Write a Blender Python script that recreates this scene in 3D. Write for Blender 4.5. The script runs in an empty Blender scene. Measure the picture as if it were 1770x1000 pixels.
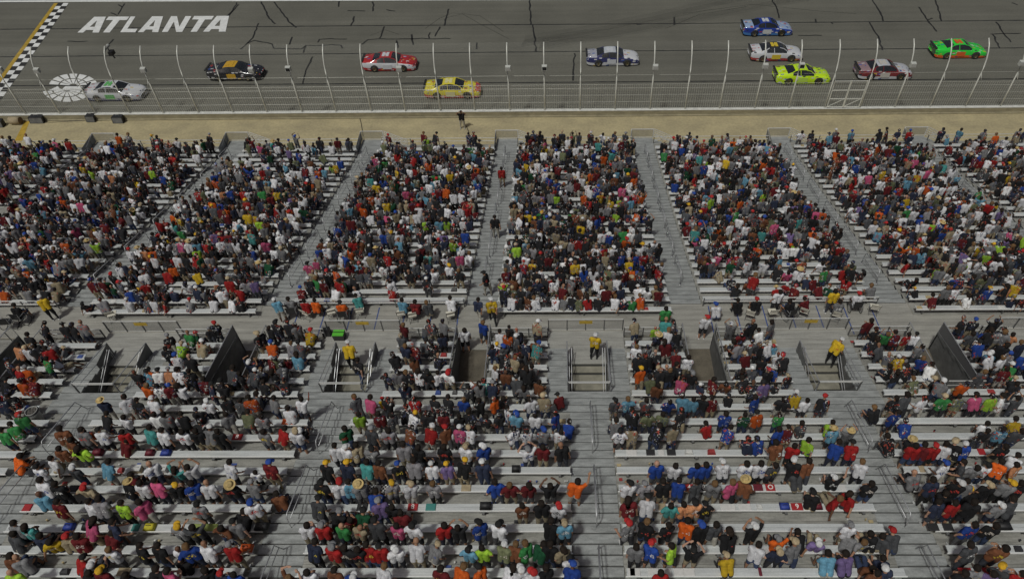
import bpy, math, random
import numpy as np
from mathutils import Vector, Matrix, noise
# ------------------------------------------------------------------ camera, sky, sun, exposure
SC = bpy.context.scene
COL = SC.collection
R = math.radians
CAM_H = 32.553
FPX = 1180.5                      # focal length in pixels of the 1770 px wide frame
CX, CY = 953.0, 500.0             # principal point
AX = Vector((0.99991684, -0.00490091, -0.01192896))   # world X, Y, Z seen from the lens (x right, y down, z forward)
AY = Vector((0.00476079, -0.71937129, 0.69460945))
AZ = Vector((-0.01198557, -0.69460847, -0.71928813))
cd = bpy.data.cameras.new('camera')
cam = bpy.data.objects.new('camera', cd); COL.objects.link(cam)
cd.sensor_width = 36.0; cd.lens = 36.0*FPX/1770.0
cd.shift_x = -(CX-885.0)/1770.0; cd.shift_y = 0.0
cd.clip_start = 0.5; cd.clip_end = 1500
m = Matrix(((AX[0], -AX[1], -AX[2]), (AY[0], -AY[1], -AY[2]), (AZ[0], -AZ[1], -AZ[2]))).to_4x4()
m.translation = (0, 0, CAM_H)
cam.matrix_world = m
SC.camera = cam
SUN_EL, SUN_AZ = 62.0, 215.0     # floodlights of the stand roof: high, behind the camera
W = bpy.data.worlds.new('World'); SC.world = W; W.use_nodes = True
nt = W.node_tree; bg = nt.nodes['Background']
sky = nt.nodes.new('ShaderNodeTexSky'); sky.sky_type = 'NISHITA'; sky.sun_disc = False
sky.sun_elevation = R(SUN_EL); sky.sun_rotation = R(SUN_AZ)
sky.dust_density = 6.0; sky.air_density = 0.6; sky.ozone_density = 0.4
nt.links.new(sky.outputs[0], bg.inputs[0]); bg.inputs[1].default_value = 0.05
sd = bpy.data.lights.new('sun', 'SUN'); sd.energy = 2.6; sd.angle = R(5.0); sd.color = (0.965, 0.985, 0.925)
sun = bpy.data.objects.new('sun', sd); COL.objects.link(sun)
d = Vector((math.sin(R(SUN_AZ))*math.cos(R(SUN_EL)), math.cos(R(SUN_AZ))*math.cos(R(SUN_EL)), math.sin(R(SUN_EL))))
sun.rotation_euler = (-d).to_track_quat('-Z', 'Y').to_euler(); sun.location = (0, -20, 60)
SC.view_settings.view_transform = 'Standard'; SC.view_settings.look = 'None'
SC.view_settings.gamma = 1.0; SC.view_settings.exposure = -0.62
SC.view_settings.use_curve_mapping = False
SC.cycles.max_bounces = 6; SC.cycles.transparent_max_bounces = 24

# ------------------------------------------------------------------ world measures
PITCH = 10.97                     # spacing of the aisles
XN = 1.28                         # an upper (near) aisle axis; they repeat every PITCH
XF = XN-PITCH/2                   # a lower (far) aisle axis
TN, RN = 0.4275, 0.094            # near stand: half tread and half rise
YN0, ZN0 = 16.569, 7.707
TF, YF0, ZW = 0.43, 24.937, 5.553 # far stand: half tread, first riser, walkway height
def Yn(k): return YN0-k*TN
def Zn(k): return ZN0+k*RN
def Yf(k): return YF0+k*TF
def Zf(k):
    d = k*TF
    return ZW-0.25*d+0.0015*d*d
KLAND = 48
ZL = Zf(KLAND); YL = Yf(KLAND); YFRONT = 47.55
YP = 22.06; ZP = Zn(-10)          # front edge and level of the near platform
WALL_Y, WALL_Z = 52.67, 0.55
TRK = -0.30
def ray(x, y):
    v = Vector((x-CX, y-CY, FPX))
    return Vector((v.dot(AX), v.dot(AY), v.dot(AZ)))
def at_z(x, y, z):                # point of the photograph on the level z
    r = ray(x, y); return r*((z-CAM_H)/r.z)+Vector((0, 0, CAM_H))
def at_y(x, y, Y):
    r = ray(x, y); return r*(Y/r.y)+Vector((0, 0, CAM_H))
def px(P):
    v = AX*P[0]+AY*P[1]+AZ*(P[2]-CAM_H)
    return CX+FPX*v.x/v.z, CY+FPX*v.y/v.z, v.z
rnd = random.Random(7)

# ------------------------------------------------------------------ object helpers
def tag(o, label=None, cat=None, group=None, kind=None):
    if label: o['label'] = label
    if cat: o['category'] = cat
    if group: o['group'] = group
    if kind: o['kind'] = kind
    return o
def empty(name, loc, label=None, cat=None, group=None, rz=0.0):
    o = bpy.data.objects.new(name, None); COL.objects.link(o); o.empty_display_size = 0.2
    o.location = loc; o.rotation_euler = (0, 0, rz)
    return tag(o, label, cat, group)
class MB:
    def __init__(s): s.v = []; s.f = []; s.mi = []; s.cur = 0
    def add(s, vs, fs):
        n = len(s.v); s.v += [tuple(p) for p in vs]
        s.f += [tuple(i+n for i in f) for f in fs]; s.mi += [s.cur]*len(fs); return s
    def box(s, x0, x1, y0, y1, z0, z1):
        return s.add([(x0,y0,z0),(x1,y0,z0),(x1,y1,z0),(x0,y1,z0),(x0,y0,z1),(x1,y0,z1),(x1,y1,z1),(x0,y1,z1)],
                     [(0,3,2,1),(4,5,6,7),(0,1,5,4),(1,2,6,5),(2,3,7,6),(3,0,4,7)])
    def quad(s, a, b, c, d): return s.add([a,b,c,d], [(0,1,2,3)])
    def hexa(s, lo, hi): # two quads joined
        return s.add(list(lo)+list(hi), [(3,2,1,0),(4,5,6,7),(0,1,5,4),(1,2,6,5),(2,3,7,6),(3,0,4,7)])
    def tube(s, pts, r, n=6, cap=True):
        pts = [Vector(p) for p in pts]; rings = []
        up0 = Vector((0,0,1))
        for i, p in enumerate(pts):
            a = pts[max(i-1,0)]; b = pts[min(i+1,len(pts)-1)]; t = (b-a).normalized()
            u = t.cross(up0)
            if u.length < 0.05: u = t.cross(Vector((0,1,0)))
            u.normalize(); w = t.cross(u)
            rr = r[i] if isinstance(r, (list,tuple)) else r
            rings.append([p+(u*math.cos(2*math.pi*k/n)+w*math.sin(2*math.pi*k/n))*rr for k in range(n)])
        vs = [q for g in rings for q in g]; fs = []
        for i in range(len(pts)-1):
            for k in range(n):
                fs.append((i*n+k, i*n+(k+1)%n, (i+1)*n+(k+1)%n, (i+1)*n+k))
        if cap: fs.append(tuple(range(n-1,-1,-1))); fs.append(tuple((len(pts)-1)*n+k for k in range(n)))
        return s.add(vs, fs)
    def lathe(s, prof, n=16, c=(0,0,0), sx=1, sy=1):
        vs = []; fs = []
        for (r, z) in prof:
            for k in range(n):
                a = 2*math.pi*k/n; vs.append((c[0]+r*math.cos(a)*sx, c[1]+r*math.sin(a)*sy, c[2]+z))
        for i in range(len(prof)-1):
            for k in range(n): fs.append((i*n+k, i*n+(k+1)%n, (i+1)*n+(k+1)%n, (i+1)*n+k))
        return s.add(vs, fs)
    def mesh(s, name, mats, smooth=False):
        me = bpy.data.meshes.new(name); me.from_pydata(s.v, [], s.f)
        for mt in (mats if isinstance(mats, (list,tuple)) else [mats]): me.materials.append(mt)
        if any(s.mi): me.polygons.foreach_set('material_index', s.mi)
        if smooth: me.polygons.foreach_set('use_smooth', [True]*len(me.polygons))
        me.update(); return me
    def build(s, name, mats, parent=None, smooth=False, loc=None):
        o = bpy.data.objects.new(name, s.mesh(name, mats, smooth)); COL.objects.link(o)
        if parent: o.parent = parent
        if loc: o.location = loc
        return o
def link(name, me, parent=None, loc=None, rz=None):
    o = bpy.data.objects.new(name, me); COL.objects.link(o)
    if parent: o.parent = parent
    if loc is not None: o.location = loc
    if rz is not None: o.rotation_euler = (0, 0, rz)
    return o
def children(o): return [c for c in bpy.data.objects if c.parent == o]
def copy_tree(root, kids, loc, rz=0.0):
    c = root.copy(); COL.objects.link(c); c.location = loc; c.rotation_euler = (0,0,rz)
    for ch, sub in kids:
        k = ch.copy(); COL.objects.link(k); k.parent = c
        for g in sub:
            q = g.copy(); COL.objects.link(q); q.parent = k
    return c

# ------------------------------------------------------------------ materials
def mat(name, col, rough=0.6, metal=0.0, noise_amt=0.0, scale=3.0, stretch=(1,1,1), col2=None, bump=0.0, fine=0.0, coat=0.0):
    m = bpy.data.materials.new(name); m.use_nodes = True; t = m.node_tree
    b = t.nodes['Principled BSDF']
    b.inputs['Base Color'].default_value = (*col, 1); b.inputs['Roughness'].default_value = rough
    b.inputs['Metallic'].default_value = metal
    if coat: b.inputs['Coat Weight'].default_value = coat
    if noise_amt or col2:
        g = t.nodes.new('ShaderNodeNewGeometry'); mp = t.nodes.new('ShaderNodeMapping')
        mp.inputs['Scale'].default_value = stretch
        t.links.new(g.outputs['Position'], mp.inputs[0])
        n = t.nodes.new('ShaderNodeTexNoise'); n.inputs['Scale'].default_value = scale
        n.inputs['Detail'].default_value = 8; n.inputs['Roughness'].default_value = 0.65
        t.links.new(mp.outputs[0], n.inputs[0])
        r = t.nodes.new('ShaderNodeValToRGB'); r.color_ramp.elements[0].position = 0.35; r.color_ramp.elements[1].position = 0.65
        c2 = col2 or tuple(c*(1-noise_amt) for c in col)
        r.color_ramp.elements[0].color = (*c2, 1); r.color_ramp.elements[1].color = (*col, 1)
        t.links.new(n.outputs[0], r.inputs[0]); out = r.outputs[0]
        if fine:
            n2 = t.nodes.new('ShaderNodeTexNoise'); n2.inputs['Scale'].default_value = scale*14; n2.inputs['Detail'].default_value = 3
            t.links.new(g.outputs['Position'], n2.inputs[0])
            mr = t.nodes.new('ShaderNodeMapRange'); mr.inputs[1].default_value = .3; mr.inputs[2].default_value = .7
            mr.inputs[3].default_value = 1-fine; mr.inputs[4].default_value = 1+fine
            t.links.new(n2.outputs[0], mr.inputs[0])
            mx = t.nodes.new('ShaderNodeMix'); mx.data_type = 'RGBA'; mx.blend_type = 'MULTIPLY'; mx.inputs[0].default_value = 1
            t.links.new(out, mx.inputs[6]); t.links.new(mr.outputs[0], mx.inputs[7]); out = mx.outputs[2]
        t.links.new(out, b.inputs['Base Color'])
        if bump:
            bp = t.nodes.new('ShaderNodeBump'); bp.inputs['Strength'].default_value = bump; bp.inputs['Distance'].default_value = 0.02
            t.links.new(n.outputs[0], bp.inputs['Height']); t.links.new(bp.outputs[0], b.inputs['Normal'])
    return m
def obj_attr_mat(name, attr, rough=0.85, sheen=0.0, var=0.0, print_attr=None):
    m = bpy.data.materials.new(name); m.use_nodes = True; t = m.node_tree; b = t.nodes['Principled BSDF']
    b.inputs['Roughness'].default_value = rough; b.inputs['Specular IOR Level'].default_value = 0.25
    a = t.nodes.new('ShaderNodeAttribute'); a.attribute_type = 'OBJECT'; a.attribute_name = attr
    out = a.outputs['Color']
    tc = t.nodes.new('ShaderNodeTexCoord')
    if var:   # folds and wear of the cloth
        n = t.nodes.new('ShaderNodeTexNoise'); n.inputs['Scale'].default_value = 9; n.inputs['Detail'].default_value = 3
        t.links.new(tc.outputs['Object'], n.inputs[0])
        mr = t.nodes.new('ShaderNodeMapRange'); mr.inputs[1].default_value = .3; mr.inputs[2].default_value = .7
        mr.inputs[3].default_value = 1-var; mr.inputs[4].default_value = 1+var*.4
        t.links.new(n.outputs[0], mr.inputs[0])
        mx = t.nodes.new('ShaderNodeMix'); mx.data_type = 'RGBA'; mx.blend_type = 'MULTIPLY'; mx.inputs[0].default_value = 1
        t.links.new(out, mx.inputs[6]); t.links.new(mr.outputs[0], mx.inputs[7]); out = mx.outputs[2]
        bp = t.nodes.new('ShaderNodeBump'); bp.inputs['Strength'].default_value = 0.6; bp.inputs['Distance'].default_value = 0.03
        t.links.new(n.outputs[0], bp.inputs['Height']); t.links.new(bp.outputs[0], b.inputs['Normal'])
    t.links.new(out, b.inputs['Base Color'])
    return m
ALU = mat('aluminium_plank', (0.70,0.725,0.725), 0.42, 0.25, 0.22, 1.3, (0.6,6,1), fine=0.06)
ALU_D = mat('worn_aluminium_deck', (0.37,0.365,0.335), 0.6, 0.15, 0.45, 1.1, (0.8,4,1), bump=0.1, fine=0.1)
STEP = mat('ribbed_aluminium_tread', (0.40,0.415,0.41), 0.55, 0.2, 0.42, 1.5, (0.9,3.5,1), bump=0.1, fine=0.1)
FASCIA = mat('lit_aluminium_edge', (0.84,0.84,0.83), 0.4, 0.1)  # paler than the plank: light on the rear edge is in the colour
RISER = mat('riser_and_gap_shade', (0.07,0.07,0.068), 0.8)  # risers, and the painted shade in the step gaps
UNDER = mat('painted_under_shade', (0.045,0.045,0.045), 0.85)  # near black that paints the shade below the tiers
CONC = mat('pale_worn_concrete', (0.37,0.35,0.295), 0.85, 0, 0.3, 0.7, (1,1,1), bump=0.15, fine=0.08)
RAMP = mat('brown_plywood_floor', (0.145,0.125,0.095), 0.9, 0, 0.4, 1.6, (1,1,1), bump=0.2, fine=0.15)
PIPE = mat('galvanised_pipe', (0.45,0.455,0.47), 0.4, 0.5)
PIPE_L = mat('polished_rail_pipe', (0.82,0.82,0.79), 0.35, 0.4)
SCREEN = mat('dark_mesh_screen', (0.19,0.192,0.19), 0.6, 0.2, 0.35, 3)
POSTM = mat('dark_steel_post', (0.13,0.13,0.13), 0.6, 0.3)
YSIGN = mat('yellow_warning_strip', (0.62,0.42,0.05), 0.6, 0, .4, 9)
WHITE = mat('white_road_paint', (0.80,0.81,0.80), 0.7, 0, 0.2, 2.2, fine=0.08)
BLACKP = mat('black_road_paint', (0.025,0.025,0.025), 0.7, 0, 0.4, 3)
YELP = mat('yellow_road_paint', (0.5,0.33,0.04), 0.7, 0, 0.35, 2)
TAR = mat('crack_sealing_tar', (0.018,0.018,0.017), 0.6)
FENCE = mat('galvanised_fence_post', (0.72,0.72,0.66), 0.45, 0.2)
BLUEP = mat('blue_floor_paint', (0.05,0.09,0.28), 0.7, 0, .4, 5)
PLASTIC_K = mat('black_plastic', (0.02,0.02,0.021), 0.45)
PLASTIC_G = mat('grey_plastic', (0.42,0.42,0.40), 0.6)
CREAM = mat('cream_vinyl', (0.62,0.59,0.50), 0.5)
GLASS = mat('dark_car_window', (0.015,0.018,0.022), 0.08, 0, coat=0.5)
TYRE = mat('rubber_tyre', (0.018,0.018,0.018), 0.8)
RIM = mat('dull_wheel_rim', (0.12,0.10,0.05), 0.35, 0.5)

# ------------------------------------------------------------------ ground, track, wall
def track_material():
    m = bpy.data.materials.new('track_asphalt'); m.use_nodes = True; t = m.node_tree; b = t.nodes['Principled BSDF']
    b.inputs['Roughness'].default_value = 0.85
    g = t.nodes.new('ShaderNodeNewGeometry')
    def nz(scale, st, det=6):
        mp = t.nodes.new('ShaderNodeMapping'); mp.inputs['Scale'].default_value = st
        t.links.new(g.outputs['Position'], mp.inputs[0])
        n = t.nodes.new('ShaderNodeTexNoise'); n.inputs['Scale'].default_value = scale; n.inputs['Detail'].default_value = det
        n.inputs['Roughness'].default_value = 0.6
        t.links.new(mp.outputs[0], n.inputs[0]); return n.outputs[0]
    def rng(i, a, c, lo, hi):
        r = t.nodes.new('ShaderNodeMapRange'); r.inputs[1].default_value = a; r.inputs[2].default_value = c
        r.inputs[3].default_value = lo; r.inputs[4].default_value = hi; t.links.new(i, r.inputs[0]); return r.outputs[0]
    def mul(a, c):
        k = t.nodes.new('ShaderNodeMath'); k.operation = 'MULTIPLY'; t.links.new(a, k.inputs[0]); t.links.new(c, k.inputs[1]); return k.outputs[0]
    big = rng(nz(0.12, (1,1,1)), .3, .7, .82, 1.12)
    streak = rng(nz(0.5, (0.05,2.2,1), 8), .3, .7, .86, 1.1)    # polished racing lines
    grain = rng(nz(7.0, (1,1,1), 4), .25, .75, .82, 1.2)
    v = mul(mul(big, streak), grain)
    mx = t.nodes.new('ShaderNodeMix'); mx.data_type = 'RGBA'; mx.blend_type = 'MULTIPLY'; mx.inputs[0].default_value = 1
    mx.inputs[6].default_value = (0.133,0.130,0.108,1); t.links.new(v, mx.inputs[7])
    t.links.new(mx.outputs[2], b.inputs['Base Color'])
    bp = t.nodes.new('ShaderNodeBump'); bp.inputs['Strength'].default_value = 0.3; bp.inputs['Distance'].default_value = 0.01
    t.links.new(grain, bp.inputs['Height']); t.links.new(bp.outputs[0], b.inputs['Normal'])
    return m
TRACK = track_material()
APRON = mat('sandy_concrete_apron', (0.45,0.385,0.225), 0.9, 0, 0, 0.35, (1,1.6,1), col2=(0.32,0.275,0.17), bump=0.2, fine=0.12)
GRASS = mat('dark_infield_grass', (0.02,0.028,0.012), 0.95, 0, 0.4, 2)
INF = mat('infield_asphalt', (0.05,0.05,0.048), 0.9, 0, 0.3, 1)
def ground(name, mb, mt): return tag(mb.build(name, mt), kind='structure')
# one big sheet below everything that reaches the horizon
mb = MB(); mb.quad((-600,-400,-0.62),(600,-400,-0.62),(600,900,-0.62),(-600,900,-0.62)); ground('ground', mb, GRASS)
mb = MB()
X0, X1 = -75, 75
YT = at_z(900, 4, TRK).y
mb.quad((X0,WALL_Y,TRK),(X1,WALL_Y,TRK),(X1,YT+1.2,TRK),(X0,YT+1.2,TRK)); ground('race_track', mb, TRACK)
mb = MB(); mb.quad((X0,-5,0),(X1,-5,0),(X1,WALL_Y-0.18,0),(X0,WALL_Y-0.18,0)); ground('apron', mb, APRON)
mb = MB(); mb.quad((X0,YT+1.2,TRK-0.01),(X1,YT+1.2,TRK-0.01),(X1,YT+9,TRK-0.01),(X0,YT+9,TRK-0.01)); ground('pit_road', mb, INF)
# white line along the inside of the track: its near edge follows the photograph
mb = MB()
pts = [(0,15,4),(0,0,0)]
a = at_z(-200, 5.0, TRK); b = at_z(640, 1.5, TRK); a2 = at_z(-200, 2.0, TRK); b2 = at_z(640, -1.2, TRK)
z = TRK+0.008
dirv = (b-a)
mb.quad((a.x,a.y,z),(b.x+dirv.x,b.y+dirv.y,z),(b2.x+dirv.x,b2.y+dirv.y,z),(a2.x,a2.y,z)); ground('inside_line', mb, WHITE)
# tar lines: paving seams and cracks, each list in photo pixels
def gpt(p, z=TRK+0.004): q = at_z(p[0], p[1], TRK); return Vector((q.x, q.y, z))
def strip(mb, pts, w, z=TRK+0.004, jit=0.0):
    P = [gpt(p, z) for p in pts]; Q = []
    for i in range(len(P)-1):
        L = (P[i+1]-P[i]).length; n = max(1, int(L/0.5))
        for k in range(n): Q.append(P[i].lerp(P[i+1], k/n))
    Q.append(P[-1])
    if jit:
        for i, q in enumerate(Q):
            nn = noise.noise(Vector((q.x*1.3, q.y*1.3, 3.1))); q.y += nn*jit; q.x += noise.noise(Vector((q.x*1.7, q.y*1.1, 9.1)))*jit
    vs = []; fs = []
    for i, q in enumerate(Q):
        t = (Q[min(i+1,len(Q)-1)]-Q[max(i-1,0)]).normalized(); s = Vector((-t.y, t.x, 0))
        ww = w*(0.7+0.6*abs(noise.noise(q*2.3)))
        vs += [q+s*ww/2, q-s*ww/2]
    for i in range(len(Q)-1): fs.append((2*i,2*i+1,2*i+3,2*i+2))
    mb.add(vs, fs)
mb = MB()
for ys in [((-120,148.8),(150,148),(600,145),(1180,141),(1770,136.5),(1900,135)), ((-120,99),(0,98.5),(600,93),(1180,87.5),(1770,83)), ((-120,52),(0,51),(600,45),(1180,41),(1770,35.5),(1900,34))]:
    strip(mb, ys, 0.20, TRK+0.004, 0.03)
ground('paving_seams', mb, TAR)
CR = [[(447,40),(437,66),(428,75),(416,85)],[(428,75),(440,70),(470,76),(474,84),(520,85)],[(505,64),(500,78)],[(520,85),(528,79),(590,78),(592,84)],[(527,80),(525,92)],
      [(548,74),(552,68),(600,68)],[(540,98),(530,122),(524,146)],[(205,8),(212,12)],[(216,6),(203,27),(192,22)],[(409,5),(400,22),(386,32)],[(412,8),(396,28)],[(451,3),(466,32),(476,42)],[(474,4),(500,38),(512,48)],
      [(587,2),(585,12)],[(645,3),(644,20)],[(613,29),(606,45)],[(775,16),(768,45)],[(760,46),(752,63)],[(665,46),(656,67)],[(626,77),(636,68),(778,67)],[(712,60),(713,78)],[(742,57),(742,66)],[(686,70),(688,84)],
      [(824,74),(824,85)],[(915,0),(918,42)],[(922,42),(926,90)],[(993,92),(991,140)],[(1335,0),(1341,14),(1348,32)],[(1507,0),(1522,22),(1527,37)],[(1502,38),(1515,60),(1520,68),(1525,87)],
      [(1589,13),(1603,35),(1618,55)],[(1616,0),(1622,14),(1627,36)],[(1603,35),(1612,32)],[(1721,38),(1735,58),(1748,73)],[(1711,59),(1765,58)],[(1716,60),(1728,84)],[(1165,30),(1166,44)],[(1100,43),(1110,42)],
      [(1410,33),(1412,40)],[(1435,38),(1440,42)],[(195,68),(185,80),(178,94)],[(115,72),(150,72)],[(1750,5),(1760,9)],[(230,47),(236,57)],[(1380,62),(1420,61)],[(600,19),(633,19)],[(668,17),(682,20)]]
mb = MB()
for c in CR: strip(mb, c, 0.20, TRK+0.008, 0.18)
ground('tar_cracks', mb, TAR)
# skid marks
SKID = mat('rubber_skid_mark', (0.05,0.05,0.045), 0.8, 0, 0.3, 1.0, (0.3,3,1))
SKID.node_tree.nodes['Principled BSDF'].inputs['Alpha'].default_value = 0.42
SKIDB = mat('faint_rubber_band', (0.045,0.045,0.042), 0.8, 0, 0.3, 1.0, (0.3,3,1))
SKIDB.node_tree.nodes['Principled BSDF'].inputs['Alpha'].default_value = 0.08
mb = MB()
for q in [[(930,88),(1050,68),(1200,40),(1330,14),(1400,2)],[(900,82),(1000,66),(1120,42),(1240,14),(1300,3)]]:
    P = [gpt(p) for p in q]
    for off, hh in ((0, 2.6), (.5, 1.2)):
        vs = []; fs = []
        for i, p in enumerate(P):
            z = TRK+0.0125+0.002*(off > 0)+.004*(q[0][0] < 910); vs += [(p.x, p.y+off, z), (p.x+.4, p.y+off+hh, z)]
        for i in range(len(P)-1): fs.append((2*i,2*i+2,2*i+3,2*i+1))
        mb.add(vs, fs)
ground('skid_marks', mb, SKIDB)
mb = MB()
for q in [[(735,50),(760,32),(782,23),(800,25),(830,42),(880,68)],[(770,32),(800,24),(830,28),(870,55)],[(640,62),(665,52),(690,60)],[(1150,50),(1210,25),(1290,12)],[(1180,24),(1300,8),(1420,20),(1480,24)]]:
    strip(mb, q, 0.09, TRK+0.0205, 0)
ground('tyre_arcs', mb, SKID)

# the word on the track: block letters in a unit square, slanted forward
GL = {'A': ([[(0,0),(.36,1),(.74,1),(1,0),(.72,0),(.70,.17),(.34,.17),(.28,0)]], [(.42,.38),(.66,.38),(.60,.80),(.555,.80)]),
      'T': ([[(.34,0),(.34,.78),(0,.78),(0,1),(1,1),(1,.78),(.64,.78),(.64,0)]], None),
      'L': ([[(0,0),(0,1),(.32,1),(.32,.22),(1,.22),(1,0)]], None),
      'N': ([[(0,0),(0,1),(.33,1),(.70,.42),(.70,1),(1,1),(1,0),(.68,0),(.30,.58),(.30,0)]], None)}
mb = MB()
def gq(u, v, x0, x1, sh):  # v: 0 bottom, 1 top, in photo pixels (rows 57 .. 29.5)
    y = 57.0+(29.7-57.0)*v - 0.007*(x0-136); return gpt((x0+(x1-x0)*u+sh*v, y), TRK+0.0285)
LET = [('A',134,171,16),('T',166,202,22),('L',208,234,18),('A',238.6,273.6,12),('N',280,315,16),('T',318,352,18),('A',351,390,10)]
for ch, x0, x1, sh in LET:
    out, hole = GL[ch]
    if ch == 'A':
        # strips round the hole: left leg, right leg, cap, bar
        L = [[(0,0),(.28,0),(.56,.80),(.60,.80),(.66,.17+.21),(.70,.17),(.72,0),(1,0),(.74,1),(.36,1)]]
        polys = [[(0,0),(.27,0),(.62,.86),(.62,1),(.36,1)], [(.70,0),(1,0),(.90,1),(.55,1)], [(.30,.16),(.73,.16),(.71,.36),(.38,.36)]]
    elif ch == 'T': polys = [[(.34,0),(.66,0),(.66,.78),(.34,.78)], [(0,.78),(1,.78),(1,1),(0,1)]]
    elif ch == 'L': polys = [[(0,0),(.32,0),(.32,1),(0,1)], [(.32,0),(1,0),(1,.22),(.32,.22)]]
    else: polys = [[(0,0),(.29,0),(.29,1),(0,1)], [(.71,0),(1,0),(1,1),(.71,1)], [(.29,1),(.29,.66),(.71,0),(.71,.34)]]
    for i, pg in enumerate(polys):
        P = [gq(u, v, x0, x1, sh) for u, v in pg]
        for q in P: q.z += 0.003*i
        mb.add(P, [tuple(range(len(P)))])
ground('painted_track_lettering', mb, WHITE)
# round painted emblem of wedges beside the finish line
mb = MB()
def wedge_half(cx, cy, rx, ry, a0, a1, n, gap, slot):
    for i in range(n):
        b0 = a0+(a1-a0)*i/n+gap; b1 = a0+(a1-a0)*(i+1)/n-gap
        for (r0, r1) in ((0.16,0.56),(0.62,1.0)):
            vs = []
            for k in range(6):
                t = b0+(b1-b0)*k/5; vs.append((cx+rx*r1*math.cos(t), cy-ry*r1*math.sin(t)))
            for k in range(5,-1,-1):
                t = b0+(b1-b0)*k/5; vs.append((cx+rx*r0*math.cos(t), cy-ry*r0*math.sin(t)))
            P = [gpt(p, TRK+0.0285) for p in vs]
            fs = [(k, k+1, 10-k, 11-k) for k in range(5)]
            mb.add(P, fs)
wedge_half(127, 148.5, 42, 20.5, R(4), R(176), 7, 0.045, 0)
wedge_half(116, 156.0, 42, 20.5, R(184), R(356), 7, 0.045, 0)
for q in [[(84,157),(100,149.5),(104,154),(110,155.5),(148,155.5),(148,157)],[(113,149.8),(143,149.8),(142,154.6),(108,154.6)]]:
    P = [gpt(p, TRK+0.0325) for p in q]; mb.add(P, [tuple(range(len(P)))])
ground('painted_track_emblem', mb, WHITE)
# chequered finish line and its yellow edge
a = at_z(100.5, 6, TRK); b = at_z(-22, 175, TRK); ax = (b-a); n = 26
wd = at_z(13, 118, TRK)-at_z(-8, 118, TRK)
mbw = MB(); mbk = MB(); mby = MB()
for i in range(n):
    for j in range(2):
        p = a+ax*(i/n)+Vector((wd.x*j*0.5,0,0)); q = a+ax*((i+1)/n)+Vector((wd.x*j*0.5,0,0)); s = Vector((wd.x*0.5,0,0)); z = TRK+0.0285
        (mbw if (i+j) % 2 else mbk).quad((q.x,q.y,z),(q.x+s.x,q.y,z),(p.x+s.x,p.y,z),(p.x,p.y,z))
ground('finish_line_white_checks', mbw, WHITE); ground('finish_line_black_checks', mbk, BLACKP)
z = TRK+0.0285
mby.quad((b.x-.45,b.y,z),(b.x-.02,b.y,z),(a.x-.02,a.y,z),(a.x-.45,a.y,z))
ground('finish_line_yellow_edge', mby, YELP)
mby = MB(); q = [at_z(*p, 0) for p in ((46,203),(54,203),(37,246),(24,246))]
mby.add([(p.x,p.y,0.006) for p in q], [(0,1,2,3)]); ground('yellow_apron_stripe', mby, YELP)

# outer wall with a white painted top
CONCW = mat('stained_sand_concrete', (0.37,0.33,0.22), 0.85, 0, 0.35, 1.2, (1,1,3), fine=0.1)
w = empty('track_wall', (0, WALL_Y, 0), 'low sand coloured concrete wall with a white top below the catch fence', 'wall')
mb = MB(); mb.box(X0,X1,-0.18,0.15,-0.62,WALL_Z-0.03); mb.build('wall_body', CONCW, w)
mb = MB(); mb.box(X0,X1,-0.20,0.17,WALL_Z-0.03,WALL_Z); mb.build('white_cap', mat('white_wall_paint',(0.7,0.7,0.66),0.6,0,.25,3), w)
mb = MB(); mb.box(X0,X1,-0.32,-0.182,0.0,0.10); mb.build('kerb', CONCW, w)

# catch fence: leaning-over posts every 10 feet, cables and chain link
def mesh_material(name, alpha, col, sx, sz):
    m = bpy.data.materials.new(name); m.use_nodes = True; t = m.node_tree; b = t.nodes['Principled BSDF']
    b.inputs['Base Color'].default_value = (*col,1); b.inputs['Roughness'].default_value = 0.5; b.inputs['Metallic'].default_value = 0.3
    g = t.nodes.new('ShaderNodeNewGeometry'); s = t.nodes.new('ShaderNodeSeparateXYZ'); t.links.new(g.outputs['Position'], s.inputs[0])
    def line(o, step, wdt):
        d = t.nodes.new('ShaderNodeMath'); d.operation = 'DIVIDE'; t.links.new(o, d.inputs[0]); d.inputs[1].default_value = step
        f = t.nodes.new('ShaderNodeMath'); f.operation = 'FRACT'; t.links.new(d.outputs[0], f.inputs[0])
        c = t.nodes.new('ShaderNodeMath'); c.operation = 'LESS_THAN'; t.links.new(f.outputs[0], c.inputs[0]); c.inputs[1].default_value = wdt/step
        return c.outputs[0]
    mxx = t.nodes.new('ShaderNodeMath'); mxx.operation = 'MAXIMUM'
    t.links.new(line(s.outputs[0], sx, alpha*sx), mxx.inputs[0]); t.links.new(line(s.outputs[2], sz, alpha*sz), mxx.inputs[1])
    t.links.new(mxx.outputs[0], b.inputs['Alpha']); return m
fz = empty('catch_fence', (0, WALL_Y, WALL_Z), 'tall catch fence of curved steel posts, cables and wire mesh along the track', 'fence')
postx = []
xs = (47.6,107,168,227,285,345,404.5,463,523.5,582,642.7,701.5,762,821,881.6,941.8,1002.3,1062.5,1123,1183.6,1243,1303.6,1363,1425,1486,1545.6,1606.8,1668,1728.5)
base0 = [at_z(x, 193.7-0.0062*(x-47), WALL_Z).x for x in xs]
base0 = [base0[0]-3.05*k for k in (3,2,1)]+base0+[base0[-1]+3.05*k for k in (1,2)]
prof = [(0,0),(0,1.5),(0,3.0),(0.03,3.7),(0.14,4.3),(0.36,4.85),(0.68,5.3),(1.1,5.65)]
pm = MB(); pm.tube([(0,y,z) for y, z in prof], 0.055, 6)
pm.tube([(0,0.0,3.25),(0,-0.38,2.75)], 0.02, 5); pmesh = pm.mesh('post', FENCE, True)
for x in base0: link('post', pmesh, fz, (x,0,0))
cb = MB()
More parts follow.
